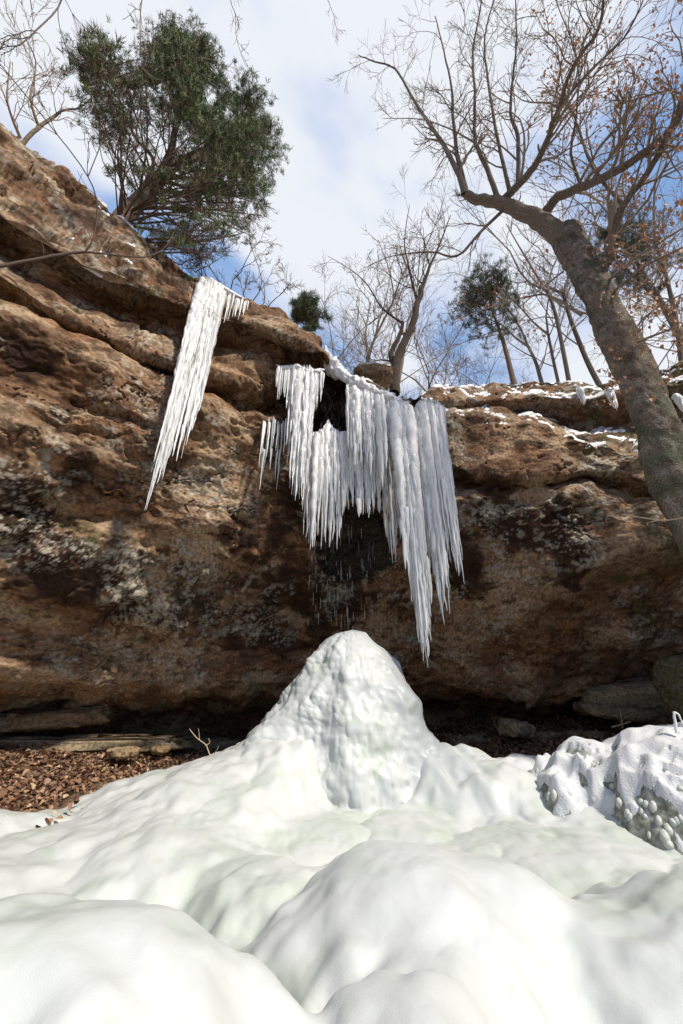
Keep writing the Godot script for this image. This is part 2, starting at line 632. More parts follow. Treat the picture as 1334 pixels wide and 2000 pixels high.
			var here := ss(0.40, 0.33, s1 + 0.25 * ss(0.35, 0.0, lf)) * ss(-0.05, 0.1, lf) + ss(0.36, 0.28, s2) * ss(-0.1, 0.1, lf)
			here = minf(here, 1.0) * ss(13.2, 10.5, v) * ss(-0.06, 0.18, lich.get_noise_3dv(p * 0.6 + Vector3(50, 0, 0)) + 0.08) * (1.0 - 0.5 * ss(0.75, 0.9, a))
			col = col.lerp(Color(0.44, 0.40, 0.32).lerp(Color(0.60, 0.56, 0.47), ss(-0.2, 0.3, t2)), here * 0.72)
			var blot := wash.get_noise_3dv(p * Vector3(1.7, 2.1, 1.7) + Vector3(31, 0, 0)) + 0.4 * lich.get_noise_3dv(p * 0.8 + Vector3(0, 0, 20)) + speck.get_noise_3dv(p * 0.6) * 0.10
			col = col.lerp(Color(0.42, 0.38, 0.30).lerp(Color(0.58, 0.53, 0.43), ss(-0.2, 0.3, t1)), ss(0.21, 0.29, blot + 0.03) * 0.68 * ss(12.0, 10.0, v) * ss(-0.02, 0.22, lich.get_noise_3dv(p * 0.6 + Vector3(50, 0, 0)) + 0.08))
			var wide := ss(0.26, 0.42, lf - 0.08) * ss(-0.25, 0.1, speck.get_noise_3dv(p * 0.5))
			col = col.lerp(Color(0.52, 0.47, 0.38), wide * 0.55)
			# the wet black rock of the spout
			var wet := damp.y
			col = col.lerp(Color(0.022, 0.019, 0.017), ss(0.0, 0.15, wet + t3 * 0.3) * 0.9)
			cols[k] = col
			# snow lies on the flat tops of the shaded side and in one pocket of the other
			var sn := ss(0.38, 0.62, nn.y) * ss(-0.02, 0.14, wash.get_noise_3dv(p * 0.7 + Vector3(0, 0, 5)) + 0.06)
			var place := ss(0.02, 0.10, a) * ss(4.2, 2.8, v) + ss(0.05, 0.0, absf(a + 0.80) - 0.09) * ss(1.2, 0.4, v)
			snowy[k] = minf(sn * place, 1.0)
	var sh := Shape.new()
	sh.v = out
	sh.n = norms
	sh.c = cols
	var idx := PackedInt32Array()
	var fall := Shape.new()
	var seen := {}
	for r in total - 1:
		for u in nu - 1:
			var a0 := r * nu + u
			var a1 := a0 + nu
			idx.append(a0); idx.append(a0 + 1); idx.append(a1)
			idx.append(a0 + 1); idx.append(a1 + 1); idx.append(a1)
			if snowy[a0] + snowy[a0 + 1] + snowy[a1] + snowy[a1 + 1] > 0.4:
				var q := [a0, a0 + 1, a1, a1 + 1]
				for j in 4:
					var key: int = q[j]
					if not seen.has(key):
						seen[key] = fall.v.size()
						fall.v.append(out[key] + norms[key] * (0.05 * snowy[key] - 0.012))
						fall.n.append(norms[key])
						fall.c.append(Color(0.70, 0.71, 0.73))
					q[j] = seen[key]
				for j in [0, 1, 2, 1, 3, 2]:
					fall.i.append(q[j])
	sh.i = idx
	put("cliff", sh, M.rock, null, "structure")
	if fall.i.size():
		var o := put("snow", fall, M.snow, null, "stuff")
		tag(o, "patchy snow lying on the cliff ledges and brow", "snow")


# ---------------------------------------------------------------- the ground of the alcove
var foot_line := []


func ground_y(x: float, z: float) -> float:
	var r := Vector2(x, z).length()
	var a := atan2(x, -z)
	var f := along(lines[-2], a) if absf(a) < 1.6 else Vector2(12.0, -0.6)
	var y := lerpf(f.y, -1.06, ss(0.0, 1.0, clampf((f.x - r) / maxf(f.x - 6.4, 0.5), 0.0, 1.0)))
	if r < 6.4:
		y = lerpf(-1.45, -1.06, ss(2.0, 6.4, r))
	if r > f.x:
		y = f.y
	return y + dips.get_noise_2d(x, z) * 0.07


var dips := noise(61, 0.9, 3)


func build_ground() -> void:
	var sh := Shape.new()
	var p := PackedVector3Array()
	var cols := PackedColorArray()
	var tone := noise(62, 2.0, 4)
	var nu := 361
	var nv := 0
	var r := 0.25
	while r < 90.0:
		for u in nu:
			var a := TAU * u / (nu - 1) - PI
			var x := sin(a) * r
			var z := -cos(a) * r
			p.append(Vector3(x, ground_y(x, z), z))
			var t := tone.get_noise_2d(x, z)
			cols.append(Color(0.20, 0.125, 0.075).lerp(Color(0.30, 0.19, 0.115), ss(-0.3, 0.3, t)))
		nv += 1
		r *= 1.045 if r < 15.0 else 1.3
	sh.grid(p, nu, nv, false, cols)
	for k in sh.n.size():
		if sh.n[k].y < 0.0:
			sh.n[k] = -sh.n[k]
	put("ground", sh, M.soil, null, "structure")


# ---------------------------------------------------------------- ice on the ground
# cone and mounds: one swelling surface, each swelling its own thing
var mounds := [
	# x, z, half width, half depth, crest height, edge power, name, label
	[0.45, -2.75, 1.05, 0.85, -0.70, 0.55, "ice_mound", "broad smooth ice dome in front of the ice cone"],
	[0.22, -1.95, 0.52, 0.62, -0.80, 0.6, "ice_mound", "narrow lobe of ice running down from the broad dome"],
	[-0.98, -1.80, 1.15, 0.60, -0.62, 0.5, "ice_mound", "long rounded snow-white hump with a frosted crest across the stream"],
	[1.72, -2.55, 0.98, 0.85, -0.80, 0.6, "ice_mound", "pale green glassy swelling of ice below the icy bank"],
	[0.18, -6.25, 0.0, 1.0, -0.16, -0.245, "ice_mound", "sloping ice ridge between the cone and the icy bank"],
	[1.68, -6.0, 0.50, 0.5, -0.46, 0.9, "ice_mound", "small pointed ice hump beside the foot of the cone"],
	[0.18, -6.25, 0.0, 0.0, -0.02, -0.29, "ice_mound", "smooth shoulder of ice sloping down from the cone towards the leaf bed"],
	[-2.15, -5.95, 1.0, 0.8, -0.72, 0.6, "ice_mound", "lumpy ice shelf beside the dead leaves and dry stem"],
	[-3.5, -4.75, 1.3, 0.8, -0.93, 0.6, "ice_mound", "low ice lobe at the edge of the leaf bed"],
	[-1.5, -4.0, 1.15, 0.85, -0.88, 0.6, "ice_mound", "flat white ice swelling below the shoulder of the cone"],
	[-2.3, -3.2, 1.1, 0.7, -0.99, 0.6, "ice_mound", "low rounded ice pillow beyond the long frosted hump"],
	[-0.45, -3.45, 0.75, 0.75, -0.93, 0.6, "ice_mound", "greenish ice hollow between the dome and the long hump"],
]
var cone_right := [[0.0, 1.10], [0.2, 1.06], [0.42, 0.86], [0.63, 0.62], [0.8, 0.32], [0.97, -0.03], [1.10, -0.36], [1.17, -0.72], [1.22, -1.35], [9.0, -9.0]]
var cone_left := [[0.0, 1.10], [0.26, 1.03], [0.46, 0.90], [0.68, 0.64], [0.86, 0.36], [1.04, 0.10], [1.3, -0.18], [1.58, -0.40], [1.85, -0.58], [2.2, -0.72], [2.7, -1.35], [9.0, -9.0]]
var cone_front := [[0.0, 1.10], [0.2, 1.04], [0.42, 0.80], [0.6, 0.45], [0.72, 0.1], [0.82, -0.3], [0.92, -0.7], [0.98, -1.35], [9.0, -9.0]]


func profile(t: Array, d: float) -> float:
	for k in t.size() - 1:
		if d < t[k + 1][0]:
			var f: float = (d - t[k][0]) / (t[k + 1][0] - t[k][0])
			return lerpf(t[k][1], t[k + 1][1], f)
	return -9.0


# radius of a profile at a height
func width_at(t: Array, y: float) -> float:
	for k in t.size() - 1:
		if y >= t[k + 1][1]:
			var f: float = (t[k][1] - y) / (t[k][1] - t[k + 1][1])
			return lerpf(t[k][0], t[k + 1][0], f)
	return t[-2][0]


func build_cone() -> void:
	var nu := 300
	var nv := 230
	var pos := PackedVector3Array()
	var skew := noise(70, 1.3, 3)
	for v in nv:
		var s := float(v) / (nv - 1)
		var y := 1.10 - 2.40 * lerpf(s * s, s, 0.55)
		for u in nu:
			var a := TAU * u / nu
			var cx := cos(a)
			var cz := sin(a)
			var d := width_at(cone_right, y)
			d = lerpf(d, width_at(cone_left, y), ss(0.0, 0.85, -cx) * ss(-0.95, -0.3, cz * -1.0 if cz > 0 else 0.0))
			d = lerpf(d, width_at(cone_front, y), ss(0.3, 0.95, cz))
			d *= 1.0 + skew.get_noise_3d(cx * 1.2, y * 1.3, cz * 1.2) * 0.11
			pos.append(Vector3(0.18 + cx * d, y, -6.25 + cz * d))
	var tmp := Shape.new()
	tmp.grid(pos, nu, nv, true)
	var cauli := cells(74, 5.5)
	var cauli2 := cells(75, 13.0)
	var lump := noise(73, 2.0, 2)
	var drip := noise(77, 1.0, 3)
	var glass := noise(78, 1.3, 4)
	var milk := noise(79, 4.5, 3)
	var out := PackedVector3Array()
	var cols := PackedColorArray()
	for k in pos.size():
		var p := pos[k]
		var nn := tmp.n[k]
		if nn.dot(p - Vector3(0.18, p.y - 0.4, -6.25)) < 0.0:
			nn = -nn
		var rough := 0.06 + 0.94 * ss(0.20, -0.40, p.x - 0.1 + lump.get_noise_3dv(p * 0.5) * 0.6)
		rough *= 0.25 + 0.75 * ss(-0.9, 0.1, p.y)
		var c1 := cauli.get_noise_3dv(p * Vector3(1, 0.8, 1)) + 1.0
		var c2 := cauli2.get_noise_3dv(p) + 1.0
		rough *= 0.25 + 0.75 * ss(-0.35, 0.35, lump.get_noise_3dv(p * 1.1 + Vector3(20, 0, 0)))
		var disp := lump.get_noise_3dv(p * 0.7) * 0.04 + (0.4 - c1 * c1) * 0.085 * rough * rough + (0.4 - c2 * c2) * 0.034 * (0.12 + 0.88 * rough)
		disp += drip.get_noise_3dv(p * Vector3(9, 0.7, 9)) * 0.022 * ss(0.1, -0.6, p.y)
		out.append(p + nn * disp)
		var g := glass.get_noise_3dv(p) + milk.get_noise_3dv(p * Vector3(2, 0.6, 2)) * 0.3 
		cols.append(ICE_WHITE.lerp(ICE_GREEN, ss(0.20, 0.50, g) * 0.7))
	var sh := Shape.new()
	sh.grid(out, nu, nv, true, cols)
	face_out(sh, Vector3(0.18, -0.6, -6.25))
	var m := put("ice_cone", sh, M.ice)
	tag(m, "tall white cone of lumpy ice under the dripping frozen fall", "ice cone")


# turn normals and faces away from a point inside
func face_out(sh: Shape, inside: Vector3) -> void:
	for k in sh.n.size():
		if sh.n[k].dot(sh.v[k] - inside) < -0.2:
			sh.n[k] = -sh.n[k]
	for j in range(0, sh.i.size(), 3):
		var p := sh.v[sh.i[j]]
		var g := (sh.v[sh.i[j + 2]] - p).cross(sh.v[sh.i[j + 1]] - p)
		if g.dot(sh.n[sh.i[j]] + sh.n[sh.i[j + 1]] + sh.n[sh.i[j + 2]]) < 0.0:
			var t := sh.i[j + 1]
			sh.i[j + 1] = sh.i[j + 2]
			sh.i[j + 2] = t


func smax(a: float, b: float, k: float) -> float:
	var h := maxf(k - absf(a - b), 0.0) / k
	return maxf(a, b) + h * h * k * 0.25


var ice_warp := noise(71, 1.1, 3)
var lobes := cells(65, 1.5)
var lobes2 := cells(66, 3.4)
var ice_warp2 := noise(72, 1.1, 3)


# returns (height, owner): owner -1 sheet, 0 cone, 1.. mounds
func ice_height(x: float, z: float) -> Vector2:
	var wx := x + ice_warp.get_noise_2d(x, z) * 0.22
	var wz := z + ice_warp2.get_noise_2d(x, z) * 0.22
	var r := Vector2(x, z).length()
	var best := lerpf(-1.0, -1.5, ss(5.9, 6.9, r)) - 0.22 * ss(4.6, 3.0, r)
	var own := -1
	var y := best
	for k in mounds.size():
		var m: Array = mounds[k]
		var h: float
		if m[2] == 0.0:
			# a flank running out from the foot of the cone over one sector
			var q := Vector2(wx - m[0], wz - m[1])
			var reach := q.length()
			var way := rad_to_deg(atan2(q.x, q.y))
			var part := ss(4.0, -52.0, way) if m[3] == 0.0 else ss(16.0, 72.0, way) * ss(125.0, 95.0, way)
			h = lerpf(-1.35, m[4] + m[5] * reach + 0.07 * ice_warp.get_noise_2d(x * 0.9 + 9.0, z * 0.9), part)
			if h > best:
				best = h
				own = k + 1
			y = smax(y, h, 0.13)
			continue
		var dx: float = (wx - m[0]) / m[2]
		var dz: float = (wz - m[1]) / m[3]
		var d := dx * dx + dz * dz
		if d > 2.2:
			continue
		if d < 1.0:
			h = -1.42 + (m[4] + 1.42) * pow(1.0 - d, m[5])
		else:
			h = -1.42 - (d - 1.0)
		if h > best:
			best = h
			own = k + 1
		y = smax(y, h, 0.13)
	# frozen overflow: lobes with creases between them, fewer on the big domes
	var plain := 1.0
	for k in [0, 1, 2]:
		var m: Array = mounds[k]
		plain = minf(plain, lerpf(0.25, 1.0, ss(0.75, 1.5, Vector2((wx - m[0]) / m[2], (wz - m[1]) / m[3]).length())))
	var l1 := lobes.get_noise_2d(wx * 1.0, wz * 0.75) + 1.0
	var l2 := lobes2.get_noise_2d(wx + 3.0, wz * 0.8) + 1.0
	y += ((0.35 - l1 * l1) * 0.15 + (0.35 - l2 * l2) * 0.030) * plain
	return Vector2(y, own)


const ICE_WHITE := Color(0.518, 0.54, 0.526)
const ICE_GREEN := Color(0.415, 0.465, 0.40)


func build_ice_field() -> void:
	build_cone()
	var nu := 620
	var nv := 460
	var pos := PackedVector3Array()
	pos.resize(nu * nv)
	var own := PackedInt32Array()
	own.resize(nu * nv)
	var lumps := noise(73, 1.8, 3)
	var cauli2 := cells(75, 15.0)
	var ripple := noise(76, 6.0, 4)
	var drip := noise(77, 1.0, 3)
	for v in nv:
		var f := float(v) / (nv - 1)
		var r := 0.9 * pow(8.6 / 0.9, f)
		for u in nu:
			var a := deg_to_rad(lerpf(-66.0, 62.0, float(u) / (nu - 1)))
			var x := sin(a) * r
			var z := -cos(a) * r
			var h := ice_height(x, z)
			var k := v * nu + u
			pos[k] = Vector3(x, h.x, z)
			own[k] = int(h.y)
	# swell along the surface
	var out := pos.duplicate()
	for v in nv:
		for u in nu:
			var k := v * nu + u
			var nn := (pos[v * nu + mini(u + 1, nu - 1)] - pos[v * nu + maxi(u - 1, 0)]).cross(pos[mini(v + 1, nv - 1) * nu + u] - pos[maxi(v - 1, 0) * nu + u]).normalized()
			if nn.y < 0.0:
				nn = -nn
			var p := pos[k]
			var disp := lumps.get_noise_3dv(p) * 0.012
			var c2 := cauli2.get_noise_3dv(p * 0.8) + 1.0
			disp += (0.5 - c2) * 0.012 * ss(-0.1, 0.4, drip.get_noise_3dv(p * 1.3))
			disp += ripple.get_noise_3dv(p) * 0.004
			out[k] = p + nn * disp
	var norms := PackedVector3Array()
	norms.resize(nu * nv)
	var cols := PackedColorArray()
	cols.resize(nu * nv)
	var glass := noise(78, 1.3, 4)
	var milk := noise(79, 4.5, 3)
	for v in nv:
		for u in nu:
			var k := v * nu + u
			var nn := (out[v * nu + mini(u + 1, nu - 1)] - out[v * nu + maxi(u - 1, 0)]).cross(out[mini(v + 1, nv - 1) * nu + u] - out[maxi(v - 1, 0) * nu + u]).normalized()
			if nn.y < 0.0:
				nn = -nn
			norms[k] = nn
			var p := out[k]
			# white rime over clear greenish ice, where the rime has washed off in patches
			var g := glass.get_noise_3dv(p) + milk.get_noise_3dv(p) * 0.25
			if own[k] == 4 or own[k] == 12 or own[k] == -1:
				g += 0.28
			cols[k] = ICE_WHITE.lerp(ICE_GREEN, ss(0.02, 0.50, g) * 0.6)
	# a swelling cut in two by its neighbours keeps its larger piece; the rest belongs to the stream ice
	var mark := PackedInt32Array()
	mark.resize(nu * nv)
	var sizes := [0]
	var owner_of := [-1]
	for k0 in nu * nv:
		if mark[k0] != 0 or own[k0] == -1:
			continue
		var id := sizes.size()
		var todo := PackedInt32Array([k0])
		mark[k0] = id
		var count := 0
		while todo.size():
			var k: int = todo[todo.size() - 1]
			todo.remove_at(todo.size() - 1)
			count += 1
			var x := k % nu
			for q in [k - 1 if x > 0 else -1, k + 1 if x < nu - 1 else -1, k - nu, k + nu]:
				if q >= 0 and q < nu * nv and mark[q] == 0 and own[q] == own[k0]:
					mark[q] = id
					todo.append(q)
		sizes.append(count)
		owner_of.append(own[k0])
	var main := {}
	for id in range(1, sizes.size()):
		var o: int = owner_of[id]
		if not main.has(o) or sizes[main[o]] < sizes[id]:
			main[o] = id
	for k in nu * nv:
		if own[k] != -1 and main[own[k]] != mark[k]:
			own[k] = -1
	# each swelling a mesh; faces well below the ground are not kept
	var lists := {}
	for v in nv - 1:
		for u in nu - 1:
			var a0 := v * nu + u
			var p := out[a0]
			if p.y < ground_at(p.x, p.z) - 0.10 and p.z < -3.0:
				continue
			var o := own[a0]
			if not lists.has(o):
				lists[o] = PackedInt32Array()
			lists[o].append_array(PackedInt32Array([a0, a0 + nu, a0 + 1, a0 + 1, a0 + nu, a0 + nu + 1]))
	for o in lists:
		var sh := Shape.new()
		var seen := {}
		for k in lists[o]:
			if not seen.has(k):
				seen[k] = sh.v.size()
				sh.v.append(out[k]); sh.n.append(norms[k]); sh.c.append(cols[k])
			sh.i.append(seen[k])
		for j in range(0, sh.i.size(), 3):   # clockwise as seen from above
			var t := sh.i[j + 1]
			var e1 := sh.v[t] - sh.v[sh.i[j]]
			var e2 := sh.v[sh.i[j + 2]] - sh.v[sh.i[j]]
			if e1.cross(e2).y > 0.0:
				sh.i[j + 1] = sh.i[j + 2]
				sh.i[j + 2] = t
		if o == -1:
			put("stream_ice", sh, M.ice, null, "structure")
		else:
			var m := put("ice_mound", sh, M.ice)
			tag(m, mounds[o - 1][7], "ice mound")


var ground_cache := {}


func ground_at(x: float, z: float) -> float:
	var key := Vector2i(roundi(x * 8), roundi(z * 8))
	if not ground_cache.has(key):
		ground_cache[key] = ground_y(key.x / 8.0, key.y / 8.0)
	return ground_cache[key]


# ---------------------------------------------------------------- hanging ice
var ice_rip := noise(81, 1.0, 3)


# one icicle: a fluted, beaded spike, drawn from its root down; squash flattens it along the wall
func icicle(sh: Shape, top: Vector3, length: float, r0: float, seed_: float, taper := 0.8, squash := 1.0, face := 0.0, lean := Vector3.ZERO) -> void:
	var rings := clampi(int(length / 0.035), 6, 64)
	var sides := 7 if r0 < 0.03 else 12
	var p := PackedVector3Array()
	var cols := PackedColorArray()
	var wob := minf(r0 * 0.5, 0.03)
	for k in rings:
		var t := float(k) / (rings - 1)
		var y := -length * t
		var r := r0 * pow(1.0 - t, taper) + 0.0025
		r *= 1.0 - 0.35 * ss(0.12, 0.0, t)
		r *= 1.0 + ice_rip.get_noise_2d(y * 22.0, seed_ * 7.3) * 0.17 * ss(0.0, 0.1, t)
		var c := top + Vector3(ice_rip.get_noise_2d(y * 2.2, seed_) * wob, y, ice_rip.get_noise_2d(y * 2.2, seed_ + 40.0) * wob) + lean * t
		for j in sides:
			var a := -TAU * j / sides
			var rr := r * (1.0 + ice_rip.get_noise_2d(a * 3.0 + seed_ * 3.1, y * 1.6) * 0.38)
			var q := Vector3(cos(a), 0, sin(a) * squash) * rr
			p.append(c + q.rotated(Vector3.UP, face))
			var w := ice_rip.get_noise_2d(y * 3.0 + 11.0, seed_ * 2.0 + a)
			cols.append(Color(0.88, 0.885, 0.875).lerp(Color(0.70, 0.76, 0.70), ss(0.15, 0.55, w) * 0.6))
	sh.grid(p, sides, rings, true, cols)


# lerp along a list of [x, top row, bottom row] of the photograph
func span(list: Array, x: float) -> Vector2:
	for k in list.size() - 1:
		if x <= list[k + 1][0]:
			var t: float = clampf((x - list[k][0]) / float(list[k + 1][0] - list[k][0]), 0.0, 1.0)
			return Vector2(lerpf(list[k][1], list[k + 1][1], t), lerpf(list[k][2], list[k + 1][2], t))
	return Vector2(list[-1][1], list[-1][2])


# a curtain: icicles in several layers, hung on a line; x is read at the roots and the ice hangs plumb
func curtain(parent: Node3D, list: Array, dist: float, depth: float, count: int, rad: Vector2, ragged: float, base: float, core := true, spikes := 1.4) -> void:
	var x0: float = list[0][0]
	var x1: float = list[-1][0]
	for k in count:
		var f := (k + rng.randf_range(0.1, 0.9)) / count
		var x := lerpf(x0, x1, f)
		var s := span(list, x)
		var r := dist + rng.randf_range(-depth, depth)
		var top := at_r(x, s.x + rng.randf_range(-2, 6), r)
		# plumb line: find the height whose picture row is the bottom row
		var bottom := drop_to(top, s.y)
		var full := top.y - bottom
		var layer := k % 3
		var length := full * (1.0 - ragged * pow(rng.randf(), 1.6)) if layer > 0 else full * rng.randf_range(0.9, 1.02)
		var radius := lerpf(rad.x * 0.7, rad.y * 1.2, pow(rng.randf(), 1.7))
		var sh := Shape.new()
		icicle(sh, top, maxf(length, 0.12), radius, rng.randf() * 900.0, rng.randf_range(0.55, 0.95), rng.randf_range(0.8, 1.2), rng.randf() * TAU)
		# small spikes budding from its flank
		if length > 0.9:
			for j in 3:
				var t := rng.randf_range(0.25, 0.85)
				var a := rng.randf() * TAU
				icicle(sh, top + Vector3(cos(a) * radius * 0.7 * (1.0 - t * 0.7), -length * t, sin(a) * radius * 0.7 * (1.0 - t * 0.7)), length * rng.randf_range(0.12, 0.28), radius * rng.randf_range(0.25, 0.5), rng.randf() * 900.0, 0.7)
		put("icicle", sh, M.glassy if k % 2 == 1 else M.fall, parent)
	if core:
		frozen_sheet(parent, list, dist, base, spikes)


func drop_to(top: Vector3, row: float) -> float:
	var v := (1000.0 - row) / FOCAL
	# camera axes: up = y cp + z sp ; ahead = y sp - z cp ; want up / ahead = v
	return (-v * top.z * cp - top.z * sp) / (cp - v * sp)


# the fused sheet behind the spikes: fluted like the ice in front of it
func frozen_sheet(parent: Node3D, list: Array, dist: float, share: float, spikes := 1.4) -> void:
	var x0: float = list[0][0]
	var x1: float = list[-1][0]
	var nu := maxi(int((x1 - x0) * 0.9), 12)
	var nv := 46
	var p := PackedVector3Array()
	var cols := PackedColorArray()
	var seed_ := rng.randf() * 300.0
	for v in nv:
		var t := float(v) / (nv - 1)
		for u in nu:
			var f := float(u) / (nu - 1)
			var x := lerpf(x0, x1, f)
			var s := span(list, x)
			var top := at_r(x, s.x, dist + 0.05)
			var low := lerpf(top.y, drop_to(top, s.y), share * (0.85 + 0.3 * ice_rip.get_noise_2d(x * 0.25, seed_)))
			var q := Vector3(top.x, lerpf(top.y, low, t), top.z)
			var out := Vector3(-top.x, 0, -top.z).normalized()
			var edge := minf(1.0, minf(f, 1.0 - f) * 6.0)
			var flute := absf(ice_rip.get_noise_2d(x * 0.30, q.y * 0.5 + seed_)) * 0.10 + ice_rip.get_noise_2d(x * 0.9, q.y * 1.4) * 0.03 + ice_rip.get_noise_2d(x * 0.4, q.y * 9.0) * 0.025
			q += out * (flute * edge + 0.10 * sqrt(edge) * ss(1.0, 0.6, t) - 0.02)
			p.append(q)
			var w := ice_rip.get_noise_2d(x * 0.10 + 50.0, q.y * 0.4)
			cols.append(Color(0.87, 0.875, 0.865).lerp(Color(0.66, 0.73, 0.64), ss(0.05, 0.4, w) * 0.8))
	var sh := Shape.new()
	sh.grid(p, nu, nv, false, cols)
	# close it behind so that it has body
	var back := PackedVector3Array()
	for k in p.size():
		var away := Vector3(p[k].x, 0, p[k].z).normalized()
		var f := float(k % nu) / (nu - 1)
		back.append(p[k] + away * 0.16 * minf(1.0, minf(f, 1.0 - f) * 8.0))
	var rev := PackedVector3Array()
	var rc := PackedColorArray()
	for v in nv:
		for u in nu:
			rev.append(back[v * nu + nu - 1 - u])
			rc.append(cols[v * nu + nu - 1 - u])
	sh.grid(rev, nu, nv, false, rc)
	# frost spikes frozen to its face
	for k in int((x1 - x0) * spikes):
		var u := rng.randi_range(1, nu - 2)
		var v := rng.randi_range(2, nv - 3)
		var q := p[v * nu + u]
		icicle(sh, q + Vector3(-q.x, 0, -q.z).normalized() * 0.015, rng.randf_range(0.12, 0.42), rng.randf_range(0.012, 0.032), rng.randf() * 900.0, 0.8)
	put("ice_sheet", sh, M.fall, parent)


# a lumpy bolster of ice along a path: [x, y, r, radius]
func bolster(path: Array, seed_: float, lumpy: float) -> Shape:
	var sh := Shape.new()
	var p := PackedVector3Array()
	var cols := PackedColorArray()
	var steps := 10
	var pts := []
	for k in path.size() - 1:
		for s in steps:
			var t := float(s) / steps
			var a: Array = path[k]
			var b: Array = path[k + 1]
			pts.append([at_r(lerpf(a[0], b[0], t), lerpf(a[1], b[1], t), lerpf(a[2], b[2], t)), lerpf(a[3], b[3], t)])
	var n := pts.size()
	for k in n:
		var t: Vector3 = (pts[mini(k + 1, n - 1)][0] - pts[maxi(k - 1, 0)][0]).normalized()
		var side := t.cross(Vector3.UP).normalized()
		var up := side.cross(t)
		var cap := sqrt(clampf(minf(k, n - 1 - k) / 6.0, 0.0, 1.0))
		for j in 20:
			var a := TAU * j / 20.0
			var d := side * cos(a) + up * sin(a)
			var q: Vector3 = pts[k][0]
			var r: float = pts[k][1] * cap
			r *= 1.0 + lumpy * ice_rip.get_noise_3dv((q + d * r) * 5.0 + Vector3(seed_, 0, 0)) + lumpy * 0.5 * ice_rip.get_noise_3dv((q + d * r) * 16.0)
			p.append(q + d * r)
			cols.append(Color(0.80, 0.81, 0.81))
	sh.grid(p, 20, n, true, cols)
	return sh


